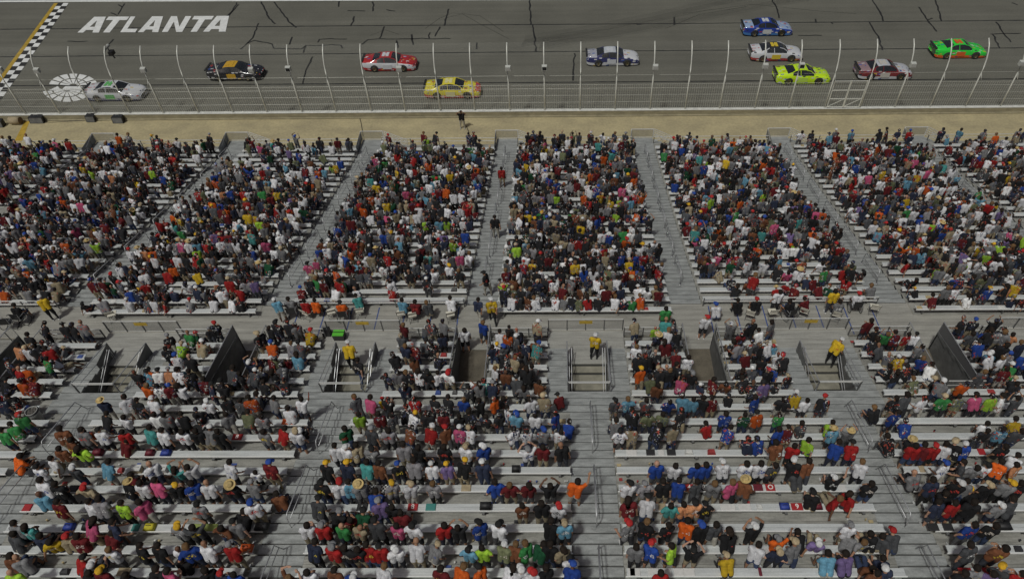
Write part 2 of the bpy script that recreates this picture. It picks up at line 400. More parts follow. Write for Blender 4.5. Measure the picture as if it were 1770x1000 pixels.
for z in (0.06,0.7,1.35,2.0,2.35,3.2):
    y = 0.06 if z < 3.2 else (0.08 if z < 3.6 else 0.12)
    cb.tube([(X0,y,z),(X1,y,z)], 0.006, 4)
cb.build('cables', FENCE, fz)
ms = MB()
mp = [(0.02,0),(0.02,2.9),(0.06,3.7),(0.17,4.3),(0.39,4.85),(0.71,5.3),(1.12,5.65)]
ms.quad((X0,0.09,0),(X1,0.09,0),(X1,0.09,2.35),(X0,0.09,2.35))
ms.build('dense_lower_mesh', mesh_material('fine_fence_wire', 0.08, (0.6,0.6,0.55), 0.19, 0.15), fz)
UPM = mat('thin_upper_wire', (0.45,0.45,0.42), 0.5, 0.3)
UPM.node_tree.nodes['Principled BSDF'].inputs['Alpha'].default_value = 0.03
ms = MB()
for i in range(len(mp)-1):
    ms.quad((X0,mp[i][0],mp[i][1]+2.0 if i==0 else mp[i][1]),(X1,mp[i][0],mp[i][1]+2.0 if i==0 else mp[i][1]),(X1,mp[i+1][0],mp[i+1][1]),(X0,mp[i+1][0],mp[i+1][1]))
ms.build('upper_mesh', UPM, fz)
# gate in the fence
gt = empty('fence_gate', (0,WALL_Y,WALL_Z), 'double steel gate with cross bars in the catch fence below the red and white car', 'gate')
gx0 = base0[3+23]; gx1 = base0[3+24]
for (u0,u1) in ((gx0+.15,(gx0+gx1)/2-.04),((gx0+gx1)/2+.04,gx1-.15)):
    g = MB()
    for z in (0.12,0.9,1.7,2.55): g.tube([(u0,-0.08,z),(u1,-0.08,z)],0.035,6)
    for u in (u0,u1): g.tube([(u,-0.08,0.08),(u,-0.08,2.6)],0.04,6)
    g.tube([(u0,-0.06,0.12),(u1,-0.06,0.9)],0.022,6)
    g.build('gate_leaf', FENCE, gt)
# fixtures on the posts
BOXM = mat('pale_fixture_housing', (0.50,0.51,0.48), 0.5)
fx = [(0,120,'w'),(64,122,'w'),(248,121,'w'),(434,121,'w'),(498,119,'k'),(690,119,'w'),(878,118,'w'),(941,117,'k'),(1133,116,'w'),(1323,114,'w'),(1386,113,'k'),(1578,112,'w'),(1766,109,'w')]
for i, (x, y, c) in enumerate(fx):
    p = at_y(x, y, WALL_Y-0.12)
    o = empty('fence_floodlight', p, None, 'floodlight', 'small fixtures on the catch fence posts')
    near = ['at the finish line','above the white emblem','right of the white and green car','on the black and gold car','right of the black and gold car','below the red car','right of the yellow car','midway between yellow and blue cars','right of the blue and white car','left of the lime car','over the lime car','right of the maroon car','at the far right edge'][i]
    o['label'] = ('pale boxy' if c == 'w' else 'dark fronted boxy')+' fixture on a fence post, '+near
    g = MB(); g.hexa([(-.22,-.16,-.2),(.22,-.16,-.2),(.24,.1,-.16),(-.24,.1,-.16)],[(-.2,-.16,.16),(.2,-.16,.16),(.22,.1,.22),(-.22,.1,.22)]); g.build('housing', BOXM, o)
    g = MB(); g.box(-.17,.17,-.175,-.162,-.15,.11); g.build('front_panel', PLASTIC_K if c == 'k' else PLASTIC_G, o)
    g = MB(); g.tube([(0,.1,0),(0,.2,0.02)],0.03,6); g.build('bracket', FENCE, o)

# ------------------------------------------------------------------ grandstand
GS = empty('grandstand', (0, 24.5, 0), 'aluminium grandstand in two tiers with steps, walkway and openings', 'grandstand')
GS_OFF = Vector((0,-24.5,0))
def gpart(name, mb, mt):
    mb.v = [(a, b-24.5, c) for a, b, c in mb.v]; return mb.build(name, mt, GS)
NK = range(-3, 4)
nx = [XN+PITCH*k for k in range(-2, 3)]           # near aisles (stairs)
fxs = [XF+PITCH*k for k in range(-4, 6)]          # far aisles
XL, XR = -46.0, 48.0
def intervals(cuts, lo=-34.0, hi=36.0):
    cuts = sorted(cuts); out = []; a = lo
    for c0, c1 in cuts:
        if c0 > a: out.append((a, c0))
        a = max(a, c1)
    if a < hi: out.append((a, hi))
    return out
PAS_W = 0.80; ST_W = 0.92
pas = [(x-PAS_W, x+PAS_W) for x in fxs]
op = [(x-ST_W, x+ST_W) for x in nx]
deck = MB(); edge = MB(); under = MB()
NROWS = list(range(-5, 12))
for n in NROWS:
    y0, y1 = Yn(2*n), Yn(2*n-2); z = Zn(2*n-1)
    cuts = []
    if n <= -2: cuts = pas+[(x-1.85, x+1.85) for x in nx]
    elif n <= 0: cuts = [(x-1.85, x+1.85) for x in nx]
    else: cuts = [(x-0.86, x+0.86) for x in nx]
    for a, b in intervals(cuts):
        n3 = 3
        for j in range(n3):
            ya = y0+(y1-y0)*j/n3; yb = y0+(y1-y0)*(j+1)/n3
            deck.box(a, b, ya+0.006, yb-0.006, z-0.04, z)
        under.box(a, b, y0-0.02, y0-0.004, z-0.25, z-0.05)
        edge.box(a, b, y0-0.004, y0+0.004, z-0.05, z+0.004)
gpart('upper_terrace_deck', deck, ALU_D)
gpart('upper_terrace_riser', under, RISER)
# steps of the near tier
def step(mb, a, b, y0, y1, z, half=0.06):
    mb.box(a, b, y0+0.100, y1+0.004, z-half, z)
for x in nx:
    st = MB(); ri = MB()
    for k in range(-9, 24):
        if k <= -3: xs_ = [(x-1.85, x-ST_W-.03), (x+ST_W+.03, x+1.85)]
        elif k <= 0: xs_ = [(x-1.85, x+1.85)]
        else: xs_ = [(x-0.855, x+0.855)]
        for a, b in xs_:
            step(st, a, b, Yn(k), Yn(k-1), Zn(k)); ri.box(a, b, Yn(k)+0.012, Yn(k)+0.094, Zn(k)-.07, Zn(k)-.035)  # flat dark strip paints the shade in the gap between treads
    gpart('upper_aisle_steps', st, STEP); gpart('upper_step_gap_shade', ri, RISER)
# platform in front of the stair openings, walkway between the tiers
PLP = mat('pale_platform_plank', (0.40,0.395,0.365), 0.6, 0.15, .3, 1.2, (0.6,5,1), fine=.08)
for x in nx:
    pf = MB()
    for j in range(4):
        ya = Yn(-10)+(YP-Yn(-10))*j/4; yb = Yn(-10)+(YP-Yn(-10))*(j+1)/4
        pf.box(x-1.85, x+1.85, ya+.004, yb-.004, ZP-0.05, ZP+0.002)
    pf.box(x-ST_W-.03, x+ST_W+.03, Yn(-8)+.01, Yn(-10)-.004, ZP-0.05, ZP+0.002)
    gpart('stair_platform', pf, PLP)
pe = MB()
for x in nx:
    pe.box(x-1.85, x+1.85, YP, YP+0.10, ZP-0.5, ZP+0.03)
gpart('platform_edge_beam', pe, CONC)
rowf = MB()
for a, b in intervals(pas+[(x-1.85, x+1.85) for x in nx]):
    rowf.box(a, b, Yn(-12)+.05, Yn(-12)+.12, ZW, Zn(-11)+.02); 
gpart('upper_tier_front_wall', rowf, CONC)
wk = MB(); YQ = at_z(820, 604, ZW).y
for j in range(8):
    ya = YQ+(YF0-YQ)*j/8; yb = YQ+(YF0-YQ)*(j+1)/8
    wk.box(-40, 42, ya+.005, yb-.005, ZW-.06, ZW)
gpart('walkway', wk, mat('walkway_plank', (0.38,0.37,0.335), 0.65, 0.1, .35, 0.9, (0.5,3,1), fine=.08))
for x in fxs:
    rp = MB()
    rp.add([(x-PAS_W,YQ-.01,ZW-.004),(x+PAS_W,YQ-.01,ZW-.004),(x+PAS_W,15.0,ZW-.35),(x-PAS_W,15.0,ZW-.35)],[(3,2,1,0)])
    gpart('passage_ramp', rp, RAMP)
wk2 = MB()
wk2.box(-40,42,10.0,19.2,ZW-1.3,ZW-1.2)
gpart('lower_void_shade', wk2, UNDER)  # added dark sheet, stands for the shade under the near tier
# solid side walls of the passages, with a mesh screen and a pipe on top
SIDE_MESH = mesh_material('side_screen_mesh', 0.16, (0.16,0.16,0.165), 0.05, 0.05)
NEARLAB = {-2:'far left',-1:'left',0:'centre left',1:'centre right',2:'right',3:'far right'}
for i, x in enumerate(fxs):
    k = i-4+0
    if not -28 < x < 29: continue
    nm = {-26.145:'at the left edge',-15.175:'left',-4.205:'centre left',6.765:'centre right',17.735:'right',28.7:'right edge'}
    lab = nm[min(nm, key=lambda q: abs(q-x))]
    for s in (-1, 1):
        t = empty('passage_wall', (x+s*PAS_W, 19.5, ZW), None, 'wall', 'screened walls beside the walkway passages')
        t['label'] = 'dark mesh screened wall on the %s side of the %s passage' % ('left' if s < 0 else 'right', lab)
        a0, a1 = Yn(-12)-19.5+.15, Yn(-3)-19.5
        g = MB(); th = 0.04*s
        zt0 = ZP-ZW+0.72; zt1 = Zn(-3)-ZW+0.45
        xa, xb = sorted((0.0, th))
        g.hexa([(xa,a1,-1.0),(xb,a1,-1.0),(xb,a0,-1.0),(xa,a0,-1.0)],[(xa,a1,Zn(-3)-ZW+.05),(xb,a1,Zn(-3)-ZW+.05),(xb,a0,ZP-ZW+.05),(xa,a0,ZP-ZW+.05)])
        g.build('wall_panel', SCREEN, t)
        g = MB(); xm = th*.5
        g.quad((xm,a1,Zn(-3)-ZW+.06),(xm,a0,ZP-ZW+.06),(xm,a0,zt0),(xm,a1,zt1)); g.build('mesh_panel', SIDE_MESH, t)
        g = MB(); g.tube([(th/2,a0,0),(th/2,a0,zt0+.04),(th/2,a1,zt1+.04),(th/2,a1,zt1-.6)], 0.024, 6); g.build('top_rail', PIPE, t)
        g = MB()
        for u in (0.1,0.37,0.63,0.9): g.tube([(th*1.6,a0+(a1-a0)*u,0.2),(th*1.6,a0+(a1-a0)*u,zt0+(zt1-zt0)*u)],0.022,6)
        g.build('stiffener', POSTM, t)
def guard(name, pts, label, cat, h=0.85, rails=(1.0,0.52), posts=4, panel=None, group=None, r=0.024, bright=PIPE_L, pm_=POSTM, sign=False):
    a, b = Vector(pts[0]), Vector(pts[1]); o = empty(name, a, label, cat, group); d = b-a
    g = MB()
    for q in rails: g.tube([(0,0,h*q), d+Vector((0,0,h*q))], r, 6)
    g.build('rail', bright, o)
    for i in range(posts):
        u = i/(posts-1); g = MB(); p = d*u; g.box(p.x-.025,p.x+.025,p.y-.025,p.y+.025,p.z,p.z+h*max(rails)-.02); g.build('post', pm_, o)
    if panel:
        g = MB(); n = Vector((-d.y, d.x, 0)).normalized()*0.01
        g.hexa([-n+Vector((0,0,.05)), d-n+Vector((0,0,.05)), d+n+Vector((0,0,.05)), n+Vector((0,0,.05))], [-n+Vector((0,0,h*.95)), d-n+Vector((0,0,h*.95)), d+n+Vector((0,0,h*.95)), n+Vector((0,0,h*.95))])
        g.build('screen_panel', panel, o)
    if sign:
        g = MB(); c = d*0.5; g.box(c.x-.32,c.x+.32,-.05,-.035,h*.66,h*.92); g.build('warning_strip', YSIGN, o)
    return o
HAZE_PANEL = mesh_material('light_guard_mesh', 0.10, (0.2,0.2,0.2), 0.05, 0.05)
place = ['far left','left','centre','right','far right']
for i, x in enumerate(nx):
    pl = place[i]
    guard('guard_rail', [(x-1.83,YP+.03,ZP),(x+1.83,YP+.03,ZP)], 'guard rail with a yellow strip at the front of the %s stair platform' % pl, 'guard rail', 0.80, (1.0,0.06), 5, HAZE_PANEL, 'rails of the stair openings', sign=True)
    guard('guard_rail', [(x-ST_W,Yn(-3)+.02,Zn(-3)),(x+ST_W,Yn(-3)+.02,Zn(-3))], 'double cross rail closing the near end of the %s stair opening' % pl, 'guard rail', 0.80, (1.0,0.90,0.05), 2, None, 'rails of the stair openings')
    for s in (-1, 1):
        t = empty('stair_screen', (x+s*(ST_W+.02), Yn(-9.6), ZP), None, 'screen', 'side screens of the stair openings')
        t['label'] = 'dark mesh screen with pipes on the %s side of the %s stair opening' % ('left' if s < 0 else 'right', pl)
        L = Yn(-3)-Yn(-9.6); dz = Zn(-3)-ZP
        g = MB(); g.hexa([(-.012,L,-2.2),(.012,L,-2.2),(.012,0,-.5),(-.012,0,-.5)],[(-.012,L,dz+.02),(.012,L,dz+.02),(.012,0,.02),(-.012,0,.02)]); g.build('lower_wall', SCREEN, t)
        u_ = .42; g = MB(); g.hexa([(-.012,L*u_,dz*u_+.10),(.012,L*u_,dz*u_+.10),(.012,0,.06),(-.012,0,.06)],[(-.012,L*u_,dz*u_+.45),(.012,L*u_,dz*u_+.45),(.012,0,.84),(-.012,0,.84)]); g.build('screen_panel', SCREEN, t)
        g = MB(); g.tube([(0,0,0),(0,0,.86),(0,L,dz+.80),(0,L,dz)],.024,6); g.tube([(0,L*u_,dz*u_+.45),(0,L,dz+.42)],.018,6); g.build('top_rail', PIPE, t)
        for q in (0.10,0.21):
            g = MB(); g.tube([(-s*q,-.3,-.2),(-s*q,-.3,.72),(-s*q,L,-.50),(-s*q,L,-1.1)],0.018,6); g.build('handrail', PIPE, t)
    g = MB()
    for j in range(9):
        g.box(x-ST_W+.03, x+ST_W-.03, Yn(-8)+.01-.36*(j+1)-24.5, Yn(-8)+.01-.36*j-24.5, ZP-.2*(j+1)-.04, ZP-.2*(j+1))
    o = g.build('portal_stair', mat('stair_tread_%d' % i, (0.30,0.285,0.23), 0.7, 0.1, .35, 1.6), GS)
    g = MB()
    for j in range(8): g.box(x-ST_W+.03, x+ST_W-.03, Yn(-8)-.36*(j)+.01-24.5, Yn(-8)-.36*j+.02-24.5, ZP-.2*(j+1), ZP-.2*j-.05)
    g.build('portal_riser', RISER, GS)
# rails in front of the half blocks and behind the passages
hb = []
for i, x in enumerate(nx):
    for s in (-1, 1):
        a, b = sorted((x+s*1.87, x+s*(PITCH/2-PAS_W-.05)))
        guard('guard_rail', [(a,Yn(-12)+.02,Zn(-11)),(b,Yn(-12)+.02,Zn(-11))], 'two bar front rail of the seat block %s of the %s stair platform' % ('left' if s < 0 else 'right', place[i]), 'guard rail', 0.72, (1.0,0.58), 4, HAZE_PANEL, 'front rails of the seat blocks')
for x in fxs:
    if not -28 < x < 29: continue
    lab = {-26:'left edge',-15:'left',-4:'centre left',7:'centre right',18:'right',29:'right edge'}[min((-26,-15,-4,7,18,29), key=lambda q: abs(q-x))]
    guard('guard_rail', [(x-PAS_W,Yn(-3)+.02,Zn(-3)),(x+PAS_W,Yn(-3)+.02,Zn(-3))], 'short cross rail behind the near end of the %s passage' % lab, 'guard rail', 0.78, (1.0,0.6,0.08), 2, SCREEN, 'rails behind the passages')
    g = MB()

# far tier
deck = MB(); ri = MB(); ri2 = MB(); sidep = MB()
def wtype(x): # sections with the wheelchair platform behind them
    return int(round((x-XN)/PITCH)) % 2 == 1
secs = [XN+PITCH*k for k in range(-5, 6)]
for sx in secs:
    a, b = sx-PITCH/2+0.87, sx+PITCH/2-0.87
    for mrow in range(-1, 25):
        if wtype(sx) and mrow < 0: continue
        y0 = Yf(2*mrow); y1 = Yf(2*mrow+2); z = Zf(2*mrow+1) if mrow < 24 else ZL-.12
        if mrow == -1: z = ZW+0.02
        if mrow == 24: y1 = YFRONT-.6
        for j in range(2):
            ya = y0+(y1-y0)*j/2; yb = y0+(y1-y0)*(j+1)/2
            deck.box(a, b, ya+.006, yb-.006, z-.05, z)
        ri.box(a, b, y0-.006, y0+.006, z-.25, z-.002 if mrow != -1 else z-.2)
    for q in (a-.03, b): sidep.box(q, q+.025, YF0-.85, YF0-.02, ZW-.08, ZW+.01)
gpart('bay_side_panel', sidep, CONC); gpart('lower_terrace_deck', deck, ALU_D); gpart('lower_terrace_riser', ri, RISER)
for x in fxs:
    st = MB(); ri2 = MB()
    for k in range(0, KLAND):
        gp = (Zf(k)-Zf(k+1))/math.tan(math.atan2(CAM_H-Zf(k), Yf(k)))+.042; st.box(x-.86, x+.86, Yf(k)+gp, Yf(k+1)+.004, Zf(k+1)-.05, Zf(k+1)); ri2.box(x-.86, x+.86, Yf(k)+.012, Yf(k)+gp-.006, Zf(k+1)-.06, Zf(k+1)-.025)  # dark strips put shade into the gaps of the far steps
    for j in range(5):
        ya = YL+(YFRONT-YL)*j/5; yb = YL+(YFRONT-YL)*(j+1)/5
        st.box(x-.86, x+.86, ya+.005, yb-.005, ZL-.05, ZL)
    gpart('lower_aisle_steps', st, STEP); gpart('lower_step_gap_shade', ri2, RISER)
fr = MB(); fr.box(-44, 46, YFRONT-.7, YFRONT-.6, 0.02, ZL-.2); gpart('front_skirt', fr, CONC)
vf = MB(); vf.add([(-44,YF0,ZW-.5),(46,YF0,ZW-.5),(46,YFRONT-.72,.1),(-44,YFRONT-.72,.1)],[(0,1,2,3)]); gpart('under_tier_shade', vf, UNDER)  # plain dark sheet painting the shade under the far tier

# blue bay lines on the wheelchair platforms
for sx in secs:
    if wtype(sx) and -24 < sx < 26:
        mb = MB()
        for u in np.linspace(-4.3, 4.3, 7):
            mb.box(sx+u-.03, sx+u+.03, 22.7, YF0-.15, ZW+.002, ZW+.006)
        gpart('blue_bay_lines', mb, BLUEP)

# ------------------------------------------------------------------ benches
def count_word(n): return ['first','second','third','fourth','fifth','sixth','seventh','eighth','ninth','tenth','eleventh','twelfth','thirteenth','fourteenth','fifteenth','sixteenth','seventeenth','eighteenth','nineteenth','twentieth','twenty-first','twenty-second','twenty-third','twenty-fourth','twenty-fifth','twenty-sixth','twenty-seventh','twenty-eighth'][n-1]
_sup = {}
def bench(a, b, y, zt, zdeck, label, group, near=True):
    """y: rear (near) edge of the plank, zt: top of the plank"""
    t = empty('bench', ((a+b)/2, y, zdeck), label, 'bench', group); h = (b-a)/2; H = zt-zdeck
    g = MB(); g.box(-h, h, 0.012, 0.137, H-.035, H); g.box(-h, h, 0.143, 0.27, H-.035, H); g.build('seat_plank', ALU, t)
    g = MB(); g.box(-h-.04, h+.04, -0.022, 0.008, H-.06, H+.012); g.build('rear_lip', FASCIA, t)
    n = 4 if near else 3
    if near:
        for i in range(n):
            u = -h+.4+(2*h-.8)*i/(n-1); g = MB()
            g.box(u-.03, u+.03, .02, .24, 0, H-.037); g.box(u-.05, u+.05, -.10, .02, H-.14, H-.08); g.build('bracket', POSTM, t)
    else:
        if 'b' not in _sup: g = MB(); g.box(-.03, .03, .03, .24, 0, .38); _sup['b'] = g.mesh('bracket', POSTM)
        for i in range(n): link('bracket', _sup['b'], t, (-h+.4+(2*h-.8)*i/(n-1), 0, H-.42))
    return t
blocks = []   # near blocks: (name, x0, x1)
bn = ['far left','left','centre-left','centre-right','right','far right']
be = [XN+PITCH*k for k in range(-3, 4)]
near_rows = []
for n in range(-5, 11):
    y = Yn(2*n); zd = Zn(2*n-1); zt = zd+.43
    if n >= 1:
        for j in range(6):
            a, b = be[j]+.90, be[j+1]-.90
            c0, c1 = px((a,y,zt)), px((b,y,zt))
            if c1[0] < 5 or c0[0] > 1765: continue
            if j == 0: a = max(a, b-6)
            if j == 5: b = min(b, a+6)
            w_ = 11-n
            bench(a, b, y, zt, zd, '%s bench row from the bottom edge in the %s block of the near stand' % (count_word(w_).capitalize(), bn[j]), 'long benches of the near stand')
            near_rows.append((n, a, b, y, zd, zt, j, 0))
    else:
        for i, x in enumerate(nx):
            for s in (-1, 1):
                a, b = sorted((x+s*1.88, x+s*(PITCH/2-PAS_W-.10)))
                if n >= -1: a, b = sorted((x+s*1.88, x+s*(PITCH/2-.02)))
                c0, c1 = px((a,y,zt)), px((b,y,zt))
                if c1[0] < 5 or c0[0] > 1765: continue
                bench(a, b, y, zt, zd, '%s bench row behind the walkway, %s of the %s stair opening' % (count_word(n+6).capitalize(), 'left' if s < 0 else 'right', place[i]), 'short benches beside the stair openings')
                near_rows.append((n, a, b, y, zd, zt, i, s))
far_rows = []
sn = {}
for sx in secs:
    x0 = px((sx, 45, 1.5))[0]
    if not -130 < x0 < 1900: continue
    sn[sx] = len(sn)
nms = ['first','second','third','fourth','fifth','sixth','seventh','eighth','ninth','tenth']
for sx in sorted(sn):
    a, b = sx-PITCH/2+.90, sx+PITCH/2-.90
    for mrow in range(-1, 25):
        if wtype(sx) and mrow < 0: continue
        y = Yf(2*mrow); zd = (Zf(2*mrow+1) if mrow < 24 else ZL-.12) if mrow >= 0 else ZW+.02; zt = zd+.42
        if mrow == 24: y += .1
        c0, c1 = px((a,y,zt)), px((b,y,zt))
        if c1[0] < 4 or c0[0] > 1766: continue
        bench(a, b, y, zt, zd, '%s bench from the track in the %s section from the left of the far stand' % (count_word(25-mrow).capitalize(), nms[sn[sx]]), 'benches of the far stand', False)
        far_rows.append((mrow, a, b, y, zd, zt, sx))
    # front rail of the section
    guard('guard_rail', [(a,YFRONT-.62,ZL-.12),(b,YFRONT-.62,ZL-.12)], 'low two bar rail at the track side of the %s section from the left' % nms[sn[sx]], 'guard rail', 0.62, (1.0,0.55), 5, None, 'track side rails of the far stand')
    if wtype(sx):
        guard('guard_rail', [(a,YF0-.14,ZW),(b,YF0-.14,ZW)], 'double rail behind the wheelchair bays of the %s section from the left' % nms[sn[sx]], 'guard rail', 0.62, (1.0,0.55), 6, None, 'rails along the wheelchair bays', r=.03)

# ------------------------------------------------------------------ hand rails on the aisles
def handrail_mesh(yf, zf, k0, k1, r=0.022, both=True):
    g = MB()
    a = Vector((0, yf(k0), zf(k0))); b = Vector((0, yf(k1), zf(k1)))
    for s in ((-.03,.03)):
        pass
    h = .86
    p = [a, a+(b-a)*.10+Vector((0,0,h)), a+(b-a)*.94+Vector((0,0,h)), a+(b-a)*.985+Vector((0,0,h*.82)), b+Vector((0,0,h*.35)), b]
    g.tube(p, r, 8)
    p2 = [a+(b-a)*.06+Vector((0,0,h*.52)), a+(b-a)*.93+Vector((0,0,h*.52))]
    g.tube(p2, r*.8, 6)
    for q in (a, b): g.lathe([(0,.012),(.07,.012),(.07,-.002)], 10, (q.x,q.y,q.z))
    return g
for i, x in enumerate(nx):
    if not -22 < x < 25: continue
    for j, (k0, k1) in enumerate([(-.8,5.3),(7.2,13.3),(15.3,21.3)]):
        c = px((x,Yn(k0),Zn(k0)))
        if c[0] < -10 or c[0] > 1780: continue
        g = handrail_mesh(Yn, Zn, k0, k1, 0.022)
        base = Vector((x, Yn(k0), Zn(k0)))
        g.v = [(p[0], p[1]-base.y, p[2]-base.z) for p in g.v]
        o = g.build('aisle_handrail', PIPE, None, True); o.location = base
        tag(o, 'bent pipe handrail on the %s near stand aisle, %s' % (place[i], ['nearest the openings','the middle one','at the bottom edge'][j]), 'handrail', 'aisle handrails of the near stand')
for i, x in enumerate(fxs):
    c0 = px((x, YF0, ZW)); c1 = px((x, YL, ZL))
    if c1[0] < 0 or c1[0] > 1770: continue
    idx = sorted(f for f in fxs if 0 <= px((f,YL,ZL))[0] <= 1770).index(x)
    for j, (k0, k1) in enumerate([(1.0,4.0),(3.9+.6,9.6),(11.7,17.4),(19.6,25.4),(27.6,33.4),(35.6,41.4),(43.2,47.5)]):
        if j == 0: continue
        c = px((x,Yf(k0),Zf(k0)))
        if c[0] < -10 or c[0] > 1780: continue
        g = handrail_mesh(Yf, Zf, k0, k1, 0.024)
        base = Vector((x, Yf(k0), Zf(k0)))
        g.v = [(p[0], p[1]-base.y, p[2]-base.z) for p in g.v]
        o = g.build('aisle_handrail', PIPE, None, True); o.location = base
        tag(o, 'pipe handrail, %s from the walkway, %s far aisle from left' % (count_word(j), count_word(idx+1)), 'handrail', 'aisle handrails of the far stand')
# exit platforms at the foot of the far aisles, with a stair down to the apron
for x in fxs:
    c = px((x, YFRONT, ZL))
    if not -60 < c[0] < 1790: continue
    idx = sorted(f for f in fxs if -60 < px((f,YFRONT,ZL))[0] < 1790).index(x)
    t = empty('exit_stair', (x, YFRONT, ZL), 'railed landing and side stair to the apron, %s from the left' % count_word(idx+1), 'stair', 'exit stairs at the foot of the far stand')
    g = MB(); h = .80
    g.tube([(-.9,-1.4,h*.5),(-.9,0,h),(.9,0,h)], .036, 6); g.tube([(-.9,0,.05),(.9,0,.05)], .02, 6); g.build('landing_rail', PIPE_L, t)
    for q in (-.9,.9):
        g = MB(); g.box(q-.03,q+.03,-.03,.03,0,h); g.build('post', PIPE_L, t)
    g = MB(); g.box(-.895,.895,-.008,.004,.08,h-.04); g.build('front_mesh', mesh_material('landing_mesh', .16, (.3,.3,.28), .06, .06) if idx == 0 else bpy.data.materials['landing_mesh'], t)
    g = MB(); g.hexa([(-.915,-1.9,-.2),(-.9,-1.9,-.2),(-.9,0,0),(-.915,0,0)],[(-.915,-1.9,.62),(-.9,-1.9,.62),(-.9,0,h),(-.915,0,h)]); g.build('side_screen', mat('screen_grey', (.22,.23,.24), .5, .3) if idx == 0 else bpy.data.materials['screen_grey'], t)
    g = MB()
    for j in range(5): g.box(.92+.36*j, .92+.36*(j+1), -.75, .0, -.17*(j+1)-.04, -.17*(j+1))
    g.build('stair_treads', STEP, t)
    g = MB()
    for q in (1.0,.78,.56,.34,.12):
        g.tube([(.95,.02,h*q),(2.75,.02,h*q-.86)], .027, 6)
    g.tube([(.95,-.78,h),(2.75,-.78,h-.86)], .02, 6); g.tube([(2.75,.02,h-.86),(2.75,.02,-.98)], .022, 6)
    g.build('stair_rails', PIPE_L, t)

# ------------------------------------------------------------------ people
# one continuous body per pose: tapered limbs fused by a voxel remesh, then coloured by the limb they came from
def V(*a): return Vector(a)
def add_print(m):
    t = m.node_tree; b = t.nodes['Principled BSDF']; src = b.inputs['Base Color'].links[0].from_socket
    tc = t.nodes.new('ShaderNodeTexCoord'); sp = t.nodes.new('ShaderNodeSeparateXYZ'); t.links.new(tc.outputs['Object'], sp.inputs[0])
    def M(op, a, c=None, v=None):
        n = t.nodes.new('ShaderNodeMath'); n.operation = op; t.links.new(a, n.inputs[0])
        if c is not None: t.links.new(c, n.inputs[1])
        elif v is not None: n.inputs[1].default_value = v
        return n.outputs[0]
    pz = t.nodes.new('ShaderNodeAttribute'); pz.attribute_type = 'OBJECT'; pz.attribute_name = 'print_height'
    pc = t.nodes.new('ShaderNodeAttribute'); pc.attribute_type = 'OBJECT'; pc.attribute_name = 'print_colour'
    dz = M('ABSOLUTE', M('SUBTRACT', sp.outputs[2], pz.outputs['Fac'])); dx = M('ABSOLUTE', sp.outputs[0])
    n = t.nodes.new('ShaderNodeTexNoise'); n.inputs['Scale'].default_value = 22; n.inputs['Detail'].default_value = 1; t.links.new(tc.outputs['Object'], n.inputs[0])
    k = M('MULTIPLY', M('MULTIPLY', M('LESS_THAN', dz, v=.075), M('LESS_THAN', dx, v=.13)), M('MULTIPLY', M('LESS_THAN', sp.outputs[1], v=-.03), M('GREATER_THAN', n.outputs[0], v=.49)))
    mx = t.nodes.new('ShaderNodeMix'); mx.data_type = 'RGBA'; t.links.new(k, mx.inputs[0]); t.links.new(src, mx.inputs[6]); t.links.new(pc.outputs['Color'], mx.inputs[7]); t.links.new(mx.outputs[2], b.inputs['Base Color'])
